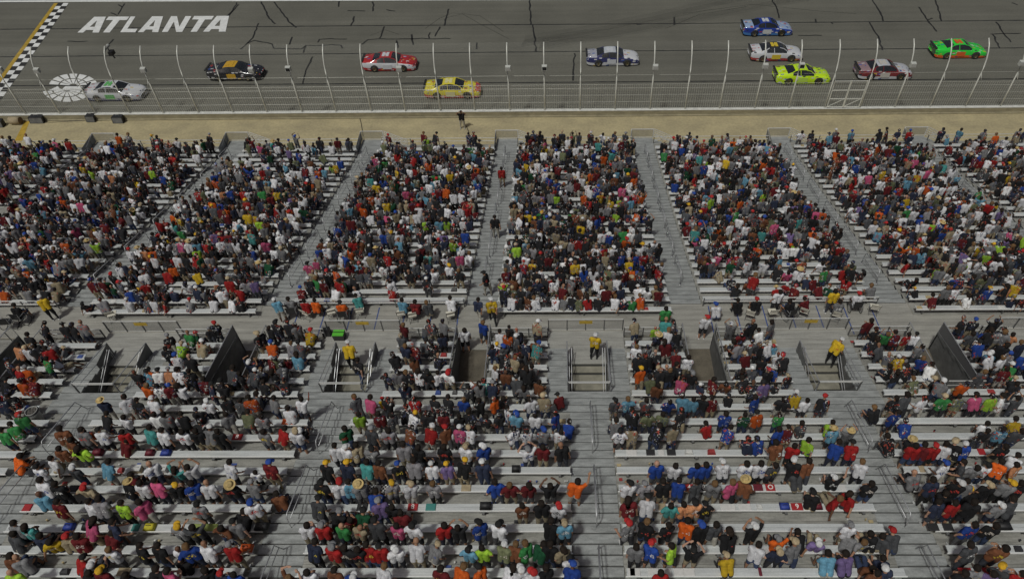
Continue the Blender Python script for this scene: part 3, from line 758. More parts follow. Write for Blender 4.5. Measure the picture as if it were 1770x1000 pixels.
def pose_caps(p):
    """list of (a, ra, b, rb, label); origin on the floor, facing +Y. labels: 0 skin 1 shirt 2 trousers 3 shoe 4 calf"""
    seat = p.get('seat', False); lean = R(p.get('lean', 6)); twist = R(p.get('twist', 0))
    C = []
    hipz = .93 if not seat else .53
    hip = V(0, p.get('hy', 0), hipz)
    Rt = Matrix.Rotation(-lean, 3, 'X') @ Matrix.Rotation(twist, 3, 'Z')
    if 'side' in p: Rt = Matrix.Rotation(R(p['side']), 3, 'Y') @ Rt
    def T(x, y, z): return hip+Rt @ V(x, y, z)
    for s in (-1, 1):
        C.append((T(s*.100,0,-.05), .122, T(s*.090,.01,.18), .125, 1)); C.append((T(s*.090,.01,.18), .125, T(s*.125,.0,.39), .112, 1))
        C.append((T(s*.115,0,.38), .098, T(s*.170,0,.445), .066, 1)); C.append((T(s*.03,0,.42), .085, T(0,0,.50), .06, 1))
        C.append((T(s*.095,0,-.09), .118, T(s*.08,0,.0), .112, 2))
    C.append((T(0,.0,.48), .058, T(0,.015,.58), .055, 0))
    hd = T(0, .03, .66)
    Rh = Rt @ Matrix.Rotation(R(p.get('hn', 0)), 3, 'X') @ Matrix.Rotation(R(p.get('ht', 0)), 3, 'Z')
    def Hh(x, y, z): return hd+Rh @ V(x, y, z)
    C.append((Hh(0,-.015,.02), .092, Hh(0,-.01,.045), .088, 0)); C.append((Hh(0,.03,-.03), .066, Hh(0,.035,-.055), .05, 0))
    C.append((Hh(0,.085,.0), .014, Hh(0,.105,-.025), .016, 0))
    for s in (-1, 1): C.append((Hh(s*.087,-.005,.01), .016, Hh(s*.09,-.008,-.02), .013, 0))
    for s, key in ((-1, 'L'), (1, 'R')):
        sh = T(s*.190, 0, .435)
        e, w, hdir = p['arm'+key]
        e = sh+Rt @ V(e[0]*s*(.62 if e[2] < 0 else 1), e[1], e[2]); w = e+Rt @ V(w[0]*s, w[1], w[2]); hdv = (Rt @ V(hdir[0]*s, hdir[1], hdir[2])).normalized()
        mid = sh.lerp(e, .62)
        C.append((sh, .064, mid, .066, 1)); C.append((mid, .046, e, .042, 0)); C.append((e, .042, w, .029, 0))
        pm_ = w+hdv*.05; C.append((w, .030, pm_, .033, 0)); C.append((pm_, .033, w+hdv*.085, .030, 0))
        sd_ = hdv.cross(V(0,0,1)); 
        if sd_.length < .3: sd_ = hdv.cross(V(0,1,0))
        sd_.normalize(); nn = sd_.cross(hdv)
        for k, (o, ln) in enumerate(((-.030,.062),(-.010,.074),(.011,.070),(.031,.052))):
            a = w+hdv*.085+sd_*o; b = a+hdv*ln*.55+nn*(-.006); c = b+hdv*ln*.4-nn*.022
            C.append((a, .0115, b, .011, 0)); C.append((b, .011, c, .0095, 0))
        a = w+hdv*.035+sd_*(-s*.03); b = a+hdv*.035-sd_*(s*.028); C.append((a, .014, b, .011, 0)); C.append((b, .011, b+hdv*.028, .010, 0))
        kn, an, toe = p['leg'+key]
        h0 = hip+V(s*.095, 0, -.05); k_ = hip+V(kn[0]*s, kn[1], kn[2]); a_ = k_+V(an[0]*s, an[1], an[2])
        C.append((h0, .108, h0.lerp(k_, .5), .095, 2)); C.append((h0.lerp(k_, .5), .095, k_, .078, 2))
        C.append((k_, .058, k_.lerp(a_, .35), .056, 4)); C.append((k_.lerp(a_, .35), .056, a_, .038, 4))
        td = V(toe[0]*s, toe[1], 0).normalized(); f = V(a_.x, a_.y, a_.z-.045)
        C.append((f-td*.045, .042, f+td*.10, .040, 3)); C.append((f+td*.10, .040, f+td*.165, .032, 3))
    return C, (hd, Rh)
stL = ((.10,.02,-.46),(.02,.0,-.38),(.1,1,0))
def stand(dx=.0, wy=.0): return ((.11+dx,wy,-.46),(.01,-.02,-.40),(.15,1,0))
SL = ((.10,.43,-.01),(.02,.02,-.43),(.1,1,0))
POSES = {
 'stand':   dict(lean=4, armL=((.08,-.02,-.27),(.0,.07,-.24),(0,.2,-1)), armR=((.08,-.02,-.27),(.0,.07,-.24),(0,.2,-1)), legL=stand(), legR=stand(.02)),
 'stand_fold': dict(lean=2, ht=14, armL=((.07,.05,-.27),(-.20,.18,.05),(-1,.1,.1)), armR=((.07,.05,-.26),(-.20,.19,.02),(-1,.0,-.1)), legL=stand(.02), legR=stand()),
 'stand_hip': dict(lean=-2, ht=-18, hn=-4, armL=((.20,-.08,-.20),(-.17,.10,-.17),(-.6,.5,-.5)), armR=((.20,-.08,-.20),(-.17,.10,-.17),(-.6,.5,-.5)), legL=stand(.05), legR=stand(.04)),
 'stand_lean': dict(lean=18, hn=8, ht=20, twist=-10, armL=((.06,.10,-.26),(-.02,.22,-.10),(0,1,-.2)), armR=((.07,.06,-.27),(.0,.20,-.15),(0,1,-.3)), legL=stand(.0,.04), legR=stand(.03,-.03)),
 'stand_hands_up': dict(lean=-3, hn=-8, armL=((.15,.12,.10),(-.16,.10,.20),(-.6,.1,.6)), armR=((.15,.12,.10),(-.16,.10,.20),(-.6,.1,.6)), legL=stand(.02), legR=stand(.03)),
 'stand_wave': dict(lean=2, ht=-15, armL=((.08,.0,-.27),(.0,.07,-.24),(0,.2,-1)), armR=((.14,.08,.24),(.02,.10,.25),(0,.2,1)), legL=stand(.03), legR=stand(.03)),
 'stand_turn': dict(lean=8, twist=40, ht=25, armL=((.08,.03,-.27),(-.05,.19,-.12),(-.3,1,-.2)), armR=((.08,.0,-.27),(-.05,.15,-.18),(-.3,1,-.3)), legL=stand(.0,.08), legR=stand(.03,-.06)),
 'walk':    dict(lean=9, armL=((.06,.12,-.25),(.0,.16,-.18),(0,.4,-1)), armR=((.06,-.13,-.24),(.0,.02,-.25),(0,.1,-1)), legL=((.09,.17,-.42),(.0,.03,-.44),(.1,1,0)), legR=((.10,-.10,-.45),(.02,-.20,-.36),(.1,1,0))),
 'sit':     dict(seat=True, lean=10, armL=((.07,.08,-.26),(-.04,.23,-.03),(-.1,1,-.1)), armR=((.07,.08,-.26),(-.03,.23,-.03),(-.1,1,-.1)), legL=SL, legR=SL),
 'sit_lean': dict(seat=True, lean=30, hn=14, ht=10, armL=((.06,.17,-.22),(-.10,.20,.02),(-.5,1,0)), armR=((.06,.17,-.22),(-.12,.20,.0),(-.5,1,0)), legL=((.13,.42,-.01),(.02,.02,-.43),(.2,1,0)), legR=((.13,.42,-.01),(.02,.0,-.43),(.2,1,0))),
 'sit_turn': dict(seat=True, lean=12, twist=-38, ht=-20, armL=((.07,.08,-.26),(-.03,.22,-.05),(-.1,1,-.1)), armR=((.10,-.08,-.25),(.03,-.10,-.22),(0,-.3,-1)), legL=SL, legR=((.16,.40,-.01),(.04,.05,-.43),(.4,1,0))),
 'sit_back': dict(seat=True, lean=-14, hn=10, ht=12, armL=((.12,-.14,-.22),(.05,-.12,-.24),(0,-.5,-.8)), armR=((.10,.02,-.26),(-.06,.20,-.06),(-.2,1,0)), legL=((.10,.43,-.02),(.0,.32,-.36),(.1,1,0)), legR=((.12,.43,.0),(.02,.24,-.40),(.1,1,0))),
 'sit_hands_up': dict(seat=True, lean=4, hn=-6, armL=((.15,.14,.04),(-.16,.12,.20),(-.6,.2,.6)), armR=((.15,.14,.04),(-.16,.12,.20),(-.6,.2,.6)), legL=SL, legR=SL),
 'sit_wave': dict(seat=True, lean=4, armL=((.07,.08,-.26),(-.03,.22,-.05),(-.1,1,-.1)), armR=((.14,.06,.25),(.02,.10,.25),(0,.2,1)), legL=SL, legR=SL),
}
_vr = random.Random(3)
BASE = list(POSES)
for k_ in BASE:
    for j_ in range(2 if k_.startswith('stand') or k_ == 'sit' else 1):
        q_ = dict(POSES[k_]); q_['ht'] = q_.get('ht', 0)+_vr.choice([-1,1])*_vr.uniform(18,42); q_['hn'] = q_.get('hn', 0)+_vr.uniform(-12,16)
        q_['lean'] = q_.get('lean', 6)+_vr.uniform(-6,9); q_['side'] = _vr.uniform(-9,9); q_['twist'] = q_.get('twist', 0)+_vr.uniform(-18,18)
        for kk in ('armL','armR'):
            e_, w_, h_ = q_[kk]; q_[kk] = (tuple(c+_vr.uniform(-.04,.05) for c in e_), tuple(c+_vr.uniform(-.05,.05) for c in w_), h_)
        POSES[k_+'~%d' % j_] = q_
VAR = {k_: [v for v in POSES if v.split('~')[0] == k_] for k_ in BASE}
def cap_mesh(C, seg=12, rings=4):
    vs = []; fs = []
    for a, ra, b, rb, lab in C:
        t = (b-a); L = t.length; t = t/L if L > 1e-6 else V(0,0,1)
        u = t.cross(V(0,0,1)); 
        if u.length < .1: u = t.cross(V(0,1,0))
        u.normalize(); w = t.cross(u); n0 = len(vs)
        prof = []
        for i in range(rings+1):
            al = math.pi/2*i/rings; prof.append((a-t*ra*math.cos(al), ra*math.sin(al)))
        for i in range(rings+1):
            al = math.pi/2*i/rings; prof.append((b+t*rb*math.sin(al), rb*math.cos(al)))
        for c, r in prof:
            for k in range(seg):
                th = 2*math.pi*k/seg; vs.append(c+(u*math.cos(th)+w*math.sin(th))*max(r,1e-4))
        m_ = len(prof)
        for i in range(m_-1):
            for k in range(seg): fs.append((n0+i*seg+k, n0+i*seg+(k+1)%seg, n0+(i+1)*seg+(k+1)%seg, n0+(i+1)*seg+k))
        fs.append(tuple(n0+k for k in range(seg-1,-1,-1))); fs.append(tuple(n0+(m_-1)*seg+k for k in range(seg)))
    return vs, fs
def label_faces(cent, C, head):
    A = np.array([c[0] for c in C]); B = np.array([c[2] for c in C]); ra = np.array([c[1] for c in C]); rb = np.array([c[3] for c in C]); lab = np.array([c[4] for c in C])
    AB = B-A; L2 = (AB**2).sum(1)+1e-9
    t = np.clip(((cent[:,None,:]-A)*AB).sum(2)/L2, 0, 1)
    dd = np.linalg.norm(cent[:,None,:]-(A+t[...,None]*AB), axis=2)-(ra+(rb-ra)*t)
    out = lab[dd.argmin(1)]
    hd, Rh = head; q = (cent-np.array(hd))@np.array(Rh)
    eye = (np.abs(np.abs(q[:,0])-.034) < .015) & (np.abs(q[:,2]-.008) < .009) & (q[:,1] > .06)
    mouth = (np.abs(q[:,0]) < .026) & (np.abs(q[:,2]+.052) < .007) & (q[:,1] > .06)
    out = np.where(eye, 5, out); out = np.where(mouth, 6, out); return out
def remesh(vs, fs, voxel, ratio=None):
    me = bpy.data.meshes.new('tmp'); me.from_pydata([tuple(v) for v in vs], [], fs)
    o = bpy.data.objects.new('tmp', me); COL.objects.link(o)
    m1 = o.modifiers.new('r', 'REMESH'); m1.mode = 'VOXEL'; m1.voxel_size = voxel
    m3 = o.modifiers.new('s', 'SMOOTH'); m3.factor = 0.5; m3.iterations = 2
    if ratio: m2 = o.modifiers.new('d', 'DECIMATE'); m2.ratio = ratio; m2.use_collapse_triangulate = True
    dg = bpy.context.evaluated_depsgraph_get(); ev = o.evaluated_get(dg); out = bpy.data.meshes.new_from_object(ev)
    bpy.data.objects.remove(o); bpy.data.meshes.remove(me); return out
SKIN = obj_attr_mat('skin', 'skin', 0.6, var=.05); SHIRT = obj_attr_mat('shirt_cloth', 'shirt', 0.9, var=.30)
TROU = obj_attr_mat('trouser_cloth', 'trousers', 0.9, var=.25); SHOE = obj_attr_mat('shoe', 'shoes', 0.7); CALF = obj_attr_mat('lower_leg', 'calf', 0.75)
add_print(SHIRT)
EYE = mat('dark_eye', (0.02,0.015,0.012), 0.3); LIP = mat('lip', (0.30,0.12,0.10), 0.5)
HAIR = obj_attr_mat('hair_or_hat', 'tint', 0.85, var=.35)
def centers(me):
    c = np.empty(len(me.polygons)*3, np.float32); me.polygons.foreach_get('center', c); return c.reshape(-1,3)
bodies = {}; heads = {}; lows = {}
for k, p in POSES.items():
    C, head = pose_caps(p); vs, fs = cap_mesh(C)
    me = remesh(vs, fs, 0.0125, None); me.name = 'person_'+k
    for mt in (SKIN, SHIRT, TROU, SHOE, CALF, EYE, LIP): me.materials.append(mt)
    lab = label_faces(centers(me), C, head); me.polygons.foreach_set('material_index', lab.astype(np.int32)); me.polygons.foreach_set('use_smooth', [True]*len(me.polygons))
    bodies[k] = me; heads[k] = head
    C2 = [c for c in C if not (c[1] < .013)]
    vs, fs = cap_mesh(C2, 8, 2); lo = remesh(vs, fs, 0.03, 0.16)
    lows[k] = (lo, label_faces(centers(lo), C2, head))
# hair and hats, in head space (origin head centre, facing +Y)
def hair_mesh(kind):
    g = MB(); n = 14
    def dome(r0, zc, zmin, back=0.0, sx=1.0, sy=1.06, m_=6):
        vs = []; fs = []
        for i in range(m_+1):
            al = math.pi/2*i/m_
            for k in range(n):
                th = 2*math.pi*k/n; x = r0*math.cos(al)*math.cos(th)*sx; y = r0*math.cos(al)*math.sin(th)*sy-.015; z = zc+r0*math.sin(al)
                if i == 0: z = zc-(zmin if y < .02 else 0)*(1 if y < -.01 else .4); 
                vs.append((x,y,z))
        for i in range(m_):
            for k in range(n): fs.append((i*n+k, i*n+(k+1)%n, (i+1)*n+(k+1)%n, (i+1)*n+k))
        g.add(vs, fs)
    if kind == 'short': dome(.106, .03, .075)
    elif kind == 'long':
        dome(.112, .03, .09); g.tube([(0,-.075,.03),(0,-.105,-.08),(0,-.10,-.20),(0,-.095,-.30)], [.085,.09,.075,.035], 9)
    elif kind == 'cap':
        dome(.110, .035, .02); vs = []; fs = []
        for i in range(7):
            th = math.pi*(.18+.64*i/6); vs += [(.104*math.cos(th), .104*math.sin(th)-.01, .052), (.125*math.cos(th), .19*math.sin(th)-.005, .030)]
        vs += [(v[0], v[1], v[2]-.012) for v in vs[:14]]
        for i in range(6): fs.append((2*i,2*i+2,2*i+3,2*i+1)); fs.append((14+2*i,14+2*i+1,14+2*i+3,14+2*i+2)); fs.append((2*i+1,2*i+3,14+2*i+3,14+2*i+1))
        g.add(vs, fs)
    elif kind == 'straw':
        g.lathe([(.105,.03),(.10,.09),(.085,.125),(.05,.14),(0,.135)], 16, (0,-.01,0), 1, 1.15); g.lathe([(.10,.04),(.16,.032),(.175,.045),(.175,.038),(.16,.024),(.10,.03)], 18, (0,-.01,0), 1, 1.12)
    if kind in ('short','long'):
        g.v = [tuple(Vector(p)*(1+.075*noise.noise(Vector(p)*16))) for p in g.v]
    return g.mesh('hair_'+kind, HAIR, True)
hairs = {k: hair_mesh(k) for k in ('short','long','cap','straw')}
PAL = {'k':(.018,.018,.020),'w':(.70,.70,.73),'g':(.26,.26,.27),'n':(.035,.045,.085),'b':(.025,.075,.36),'r':(.42,.022,.022),'m':(.17,.018,.022),'o':(.72,.13,.018),
       'y':(.72,.48,.03),'l':(.40,.68,.06),'t':(.10,.42,.40),'p':(.68,.12,.26),'c':(.17,.40,.56),'q':(.24,.17,.38),'e':(.06,.32,.09),'d':(.015,.09,.04),
       's':(.46,.38,.25),'u':(.22,.085,.04),'h':(.33,.32,.34),'x':(.075,.078,.085),'v':(.20,.22,.12),'a':(.75,.33,.16)}
PALN = {'k':'black','w':'white','g':'grey','n':'navy','b':'blue','r':'red','m':'maroon','o':'orange','y':'yellow','l':'lime','t':'turquoise','p':'pink','c':'light blue','q':'lavender','e':'green','d':'dark green','s':'tan','u':'rust brown','h':'patterned','x':'charcoal','v':'olive','a':'peach'}
HATN = {'-':('short','dark hair',(.018,.013,.010)),'f':('short','light brown hair',(.16,.09,.04)),'B':(None,'bald head',None),'L':('long','long dark hair',(.022,.014,.010)),'K':('cap','black cap',(.02,.02,.02)),
        'W':('cap','white cap',(.7,.7,.7)),'R':('cap','red cap',(.45,.03,.03)),'N':('cap','blue cap',(.03,.08,.35)),'Y':('cap','yellow cap',(.72,.42,.03)),'G':('cap','grey cap',(.25,.25,.26)),'S':('straw','straw hat',(.56,.42,.19)),'T':('cap','tan cap',(.48,.38,.24))}
SKINS = [(.42,.23,.15),(.36,.20,.125),(.46,.27,.19),(.27,.14,.085),(.13,.065,.04),(.33,.18,.11)]
TROUS = [(.03,.03,.035),(.03,.035,.06),(.02,.02,.024),(.06,.065,.08),(.035,.05,.10),(.05,.075,.15),(.35,.29,.19),(.26,.22,.15),(.10,.10,.105),(.02,.02,.02),(.42,.40,.35)]
def jitter(c, a=.12): f = 1+rnd.uniform(-a, a); return tuple(min(.85, x*f) for x in c)
persons = []
def person(pose, loc, rz, shirt, hat, label, scale=1.0, group=None, trous=None, mirror=False, skin=None, shorts=None, cat='person'):
    pose = rnd.choice(VAR[pose])
    o = bpy.data.objects.new('person', bodies[pose]); COL.objects.link(o)
    o.location = loc; o.rotation_euler = (0, 0, rz); wd_ = rnd.uniform(.98,1.14); o.scale = (scale*wd_, scale*wd_, scale)
    sk = skin or rnd.choice(SKINS); o['shirt'] = tuple(c*(.76 if shirt not in 'wlo' else .95) for c in jitter(PAL[shirt], .2)) if isinstance(shirt, str) else shirt
    pr = rnd.random() < .42; seat_ = POSES[pose].get('seat', False)
    o['print_height'] = ((.80 if seat_ else 1.20) if pr else -9.0); o['print_colour'] = rnd.choice([(.6,.6,.6),(.5,.05,.04),(.04,.08,.3),(.6,.45,.05),(.05,.05,.05)] if shirt in 'wgshcl' else [(.6,.6,.6),(.55,.5,.45),(.6,.45,.05),(.45,.05,.04)])
    tr = trous or rnd.choice(TROUS); o['trousers'] = tr; o['skin'] = sk
    sh = rnd.random() < .55 if shorts is None else shorts
    o['calf'] = sk if sh else tr; o['shoes'] = rnd.choice([(.5,.5,.5),(.03,.03,.03),(.08,.06,.05),(.3,.3,.3)])
    kind, _, tint = HATN[hat]
    if kind:
        h = bpy.data.objects.new('hair' if kind in ('short','long') else ('straw_hat' if kind == 'straw' else 'cap'), hairs[kind]); COL.objects.link(h); h.parent = o
        hd, Rh = heads[pose]; M = Rh.to_4x4(); M.translation = hd; h.matrix_local = M; h['tint'] = jitter(tint)
    tag(o, label, cat, group); persons.append(o); return o
PEOPLE = '''#0 760
640,120,u- 785,45,lL 515,205,w- 350,245,wK 735,265,xW 1060,285,c- 1555,290,wB 425,455,w- 610,495,k- 885,475,sR 1270,455,kS 1340,400,m- 1480,500,w- 1610,480,p- 375,555,cBs 560,650,m- 835,610,w- 1010,660,h- 1180,620,l- 1420,640,p- 680,20,u- 60,150,o- 1450,370,x-
#295 760
60,290,tL 190,270,w-h 580,265,w- 850,300,w-c 990,255,mN 40,470,kY 200,450,b- 375,475,wB 575,415,kS 820,450,gG 1060,530,u- 290,680,gK 620,690,k-s 840,670,wN 1580,280,kY 1700,130,w- 1705,450,wR 1545,475,kK 1480,670,xK
#590 760
150,75,s- 300,125,gK 20,130,wW 640,95,h- 790,120,k- 1050,90,k- 900,200,k- 1255,40,wT 1440,70,bW 240,260,t- 370,265,u- 580,265,kN 50,280,nY 750,300,h- 920,265,wW 1065,215,qY 1230,275,kY 1440,250,nW 180,490,gS 60,470,c- 300,510,b- 520,500,hY 700,490,wT 930,440,hf 1580,455,b- 1720,460,mf 400,680,qG 500,670,k-
#885 760
165,120,wGh 315,90,m- 515,90,kB 640,400,o-u 160,480,mL 390,480,k- 100,620,u- 300,600,k- 465,625,wR 1475,265,bB 1660,275,w- 1185,415,wK 1365,460,hG 1550,450,k- 1700,460,b- 1195,670,mL 1385,620,wK 1615,670,t- 1750,680,a-
#1180 760
125,255,b- 235,265,b- 435,235,wW 645,260,w- 805,235,w- 930,240,x- 1140,280,kW 1280,240,u- 1560,90,b- 1740,80,rK 980,60,u- 1150,30,r- 1550,385,kWu 1175,420,xNs 135,470,x- 310,480,gf 490,460,pf 640,450,uS 1330,590,kK 1560,590,rf 1740,510,rL 40,665,aK 240,665,kK
#1470 760
645,20,kS 620,110,r- 765,60,m- 840,40,rR 1005,95,kT 920,40,w- 1200,50,bW 1530,80,k- 1760,120,w- 110,285,wf 190,470,k- 740,305,gB 945,275,wN 1145,265,x- 1245,225,g- 1400,215,wK 1550,235,o- 1690,270,a- 830,465,n- 1045,475,kW 1170,450,g- 1395,450,kT 1590,445,gY 1305,510,kY 1690,480,k- 990,560,k- 930,640,n- 1060,650,r- 1250,640,k- 1530,640,gW 1690,620,x-
#0 870
120,210,g- 235,205,tL 30,300,x- 440,320,y- 600,305,sR 720,310,m- 890,240,pL 1010,300,m- 1110,215,n- 1405,455,k- 1570,435,k- 480,420,n-s 690,540,rK 860,540,xW 1160,500,wf 35,560,u- 145,560,gB 55,660,lB 1340,740,k- 1000,740,mY 900,690,k- 1560,670,k- 1630,700,p-
#295 870
65,215,gY 260,250,x- 630,240,gK 540,230,u- 20,400,wB 150,420,bf 365,465,wB 590,430,rG 120,610,k- 300,640,k- 480,670,nR 540,680,b- 1375,230,w- 1545,235,rG 1740,230,eB 1420,435,n- 1630,415,rG 1760,440,k- 1200,690,ufh 1400,700,w- 1650,690,u- 1680,150,kG
#590 870
165,220,sB 360,220,xK 560,215,p- 720,185,wK 160,70,dK 50,100,m- 600,110,m- 1040,230,r- 1190,230,k- 1410,225,bK 1600,230,wK 50,420,k- 370,430,rK 260,450,r- 520,410,wW 740,430,wB 905,400,gT 1290,420,cK 1440,450,l- 1640,400,vW 1750,480,uf 120,690,bW 410,730,wf 1010,720,m- 1200,730,of 1420,710,oK 1690,660,wL 1720,720,wW
#885 870
390,270,k- 540,260,cT 85,395,ef 295,420,k- 435,490,sL 210,400,d- 610,520,wK 600,690,bN 140,680,wR 330,690,k- 1185,210,gR 1360,230,kf 1570,240,k- 1260,460,g- 1415,465,bR 1640,450,l- 1510,740,r-
#1180 870
40,225,o- 205,200,kN 335,185,x- 740,200,kWh 480,360,kL 1005,315,oGu 1220,350,k- 1410,300,qW 1680,265,wG 110,440,kK 495,570,yTs 745,490,w- 945,490,nT 1115,495,gT 1530,560,c-s 1720,560,q-s 1740,310,g-
#1470 870
60,310,gf 150,330,k- 230,340,x- 330,340,xR 200,600,u- 360,580,n- 430,640,nW 1175,265,b- 1400,250,k- 1240,460,x- 1450,510,u- 1495,660,xY 1215,650,k- 1150,740,g- 1310,740,q- 1700,700,r- 200,740,u-
#0 660 2.942
640,105,w- 700,110,k- 770,100,wW 1050,95,wW 985,130,k- 1150,100,k- 1280,110,o- 1390,110,g- 1455,130,w- 1520,90,w-u 1210,90,x- 20,120,n- 60,230,e- 120,190,eR 20,270,e- 795,175,w- 630,180,w- 530,190,k- 850,190,g- 930,185,k- 975,195,k- 1040,235,gW 1100,240,k- 1160,190,g- 1250,180,v- 1335,190,h- 1490,230,wT 1515,200,kW 430,220,o- 415,260,g- 520,270,wK 325,270,u- 740,240,t- 640,270,r- 820,260,w- 930,260,w- 1000,255,k- 590,290,m- 1345,265,g- 1430,270,r- 535,115,nS
#590 660 2.942
75,105,xf 140,100,p- 230,95,k- 310,120,k- 375,105,r- 475,105,k- 540,105,k- 620,100,bf 700,95,k- 780,105,of 845,115,w- 885,160,cN 965,105,w- 1035,100,sT 1115,55,mK 90,180,l- 195,175,m- 260,180,x- 350,165,wY 440,180,k- 520,180,m- 595,175,k- 655,180,k- 730,175,k- 800,180,k- 985,180,w- 1090,185,b- 1150,210,b- 20,250,d- 150,260,xG 240,265,h- 340,260,u- 440,240,rW 525,235,uR 595,235,pW 645,250,wT 875,270,w- 945,265,wK 1025,265,gN 1105,265,w- 1390,70,xK 1460,95,cf 1550,95,x- 1660,100,b- 1745,100,c- 1400,195,g- 1480,185,k- 1555,185,v- 1630,180,v- 1725,180,k- 1415,265,wK 1480,255,s- 1590,270,k- 1685,250,s-
#1170 660 2.942
35,95,c- 100,110,k- 180,95,m- 400,95,b- 540,90,k- 650,95,w- 755,75,kR 170,205,r- 245,170,b- 340,180,d- 410,180,oK 515,180,e- 795,205,l- 870,255,gS 640,220,x- 250,265,b- 380,285,n- 435,270,b- 510,265,b- 565,245,m- 680,285,l- 790,265,cS 1090,185,b- 1190,210,b- 1040,110,kf 1090,100,k- 1160,90,x- 1245,95,w- 1360,85,eT 1430,95,v- 1520,100,p- 1600,95,l- 1660,80,w- 1730,90,x- 1600,190,w- 1755,200,y- 1640,260,c- 1550,260,k- 1720,260,x- 1120,275,k-'''
recs = []; x0 = y0 = 0; sc_ = 5.9
for ln in PEOPLE.split('\n'):
    if ln.startswith('#'):
        q = ln[1:].split(); x0, y0 = float(q[0]), float(q[1]); sc_ = float(q[2]) if len(q) > 2 else 5.9
    elif ln.strip():
        for tkn in ln.split():
            a, b, c = tkn.split(',')
            recs.append((x0+float(a)/sc_, y0+float(b)/sc_, c[0], c[1], c[2:]))
# which row each head belongs to
def near_block(x):
    for j in range(6):
        if be[j] <= x < be[j+1]: return j
    return 5
placed = []
for (hx, hy, s, h, fl) in recs:
    best = None
    for n in range(-4, 13):
        for seated in (0, 1):
            if 's' in fl and not seated: continue
            yb = Yn(2*n); zd = Zn(2*n-1)
            hz = zd+(1.22 if seated else 1.60); Y = yb+(.14+.04 if seated else .42+.06)
            P = at_y(hx, hy, Y); e = abs(P.z-hz)
            pen = .07 if (seated and 's' not in fl) else 0
            if best is None or e+pen < best[0]: best = (e+pen, n, seated, P.x, yb, zd)
    e, n, seated, X, yb, zd = best
    placed.append([X, n, seated, yb, zd, s, h, fl, e])
# keep heads of one row apart
placed.sort(key=lambda q: (q[1], q[2], q[0]))
for i in range(1, len(placed)):
    a, b = placed[i-1], placed[i]
    if a[1] == b[1] and a[2] == b[2] and b[0]-a[0] < .38: b[0] = a[0]+.38
placed = [p for p in placed if -32 < p[0] < 34]
near = sorted(placed, key=lambda q: (-q[1], q[0]))
NIND = 284
ind = near[:NIND]; rest = near[NIND:]
occ = {}      # (row) -> list of x
for p in placed: occ.setdefault(p[1], []).append(p[0])
groups = {}
for p in ind: groups.setdefault((p[1], near_block(p[0])), []).append(p)
def pose_for(seated, fl):
    if 'u' in fl: return 'sit_wave' if seated else 'stand_wave'
    if 'h' in fl: return 'sit_hands_up' if seated else 'stand_hands_up'
    if seated: return rnd.choice(['sit','sit','sit_lean','sit_lean','sit_turn','sit_back'])
    return rnd.choices(['stand','stand_fold','stand_hip','stand_lean','stand_turn','stand_hands_up'], [5,3,1.2,3,2,.5])[0]
POSEN = {'stand':'standing','stand_fold':'arms folded','stand_hip':'hands on hips','stand_lean':'leaning','stand_turn':'turning','stand_hands_up':'hands raised','stand_wave':'waving','walk':'walking',
         'sit':'seated','sit_lean':'seated leaning','sit_turn':'seated turning','sit_back':'leaning back','sit_hands_up':'hands raised','sit_wave':'seated waving'}
BLK = ['far left','left','centre-left','centre-right','right','far right']
used_l = set()
for (n, j), L in groups.items():
    L.sort(key=lambda q: q[0])
    for i, p in enumerate(L):
        X, n_, seated, yb, zd, s, h, fl, e = p
        pose = pose_for(seated, fl)
        Y = yb+(.14 if seated else .42)-.02
        if seated and POSES[pose]['lean'] > 20: Y -= .02
        sc = .74 if 'c' in fl else rnd.uniform(.94, 1.05)
        zz = zd
        w_ = 11-n
        row = '%s row from the bottom' % count_word(w_) if w_ >= 1 else 'bottom edge row'
        lab = '%s shirt, %s, %s, %s from left, %s, %s block' % (PALN[s], HATN[h][1], POSEN[pose], count_word(i+1), row, BLK[j])
        lab = lab.replace('from the bottom', 'up')
        if lab in used_l: lab += ' again'
        used_l.add(lab)
        person(pose, (X, Y, zz), rnd.uniform(-.35,.35), s, h, lab, sc, 'spectators in the rows nearest the camera')
# stewards and people standing on their own, by their feet in the photograph
SOLO = [(1027,618,'stair','stand_fold','y','W','steward in yellow shirt and white cap standing at the centre stair opening',0),
 (612,636,'stair','stand_lean','y','W','steward in a yellow shirt leaning on the pipe of the left-centre stair opening',25),
 (1432,628,'stair','stand_lean','y','W','steward in a yellow shirt with white cap leaning at the right stair opening',-30),
 (852,556,'walk','walk','y','W','steward in yellow shirt and white cap walking on the walkway left of centre',10),
 (97,552,'walk','stand_lean','y','W','steward in yellow shirt beside the wheelchairs at the left end of the walkway',35),
 (492,556,'walk','stand_lean','c','W','person in a light blue shirt and white cap standing on the walkway',30),
 (829,555,'walk','walk','n','-','person in a navy and white top walking at the foot of the aisle',-10),
 (806,606,'walk','stand','w','-','person in a white shirt standing in the centre left passage',8),
 (838,594,'walk','stand_fold','b','f','person in a slate blue shirt at the mouth of the centre left passage',-15),
 (846,528,'f2','stand_turn','k','K','person in black and white on the lowest step of the aisle left of centre',40),
 (858,412,'f17','stand','k','-','person in black standing alone on the aisle steps left of centre',0),
 (869,325,'f34','stand','r','-','person in a red shirt standing alone on the aisle steps left of centre',0),
 (1212,584,'walk','stand_fold','w','R','person in white with red cap in the centre right passage mouth',0),
 (1146,570,'walk','stand','e','-','person in a green shirt at the front rail right of the centre platform',0),
 (635,682,'n-4','walk','k','-','person in black climbing out of the left-centre stair opening',-20),
 (1160,270,'land','walk','g','R','person in a grey vest and red cap on the landing right of centre',0),
 (800,222,'ground','stand_hands_up','k','-','photographer in black top and pale trousers standing by the track wall',180)]
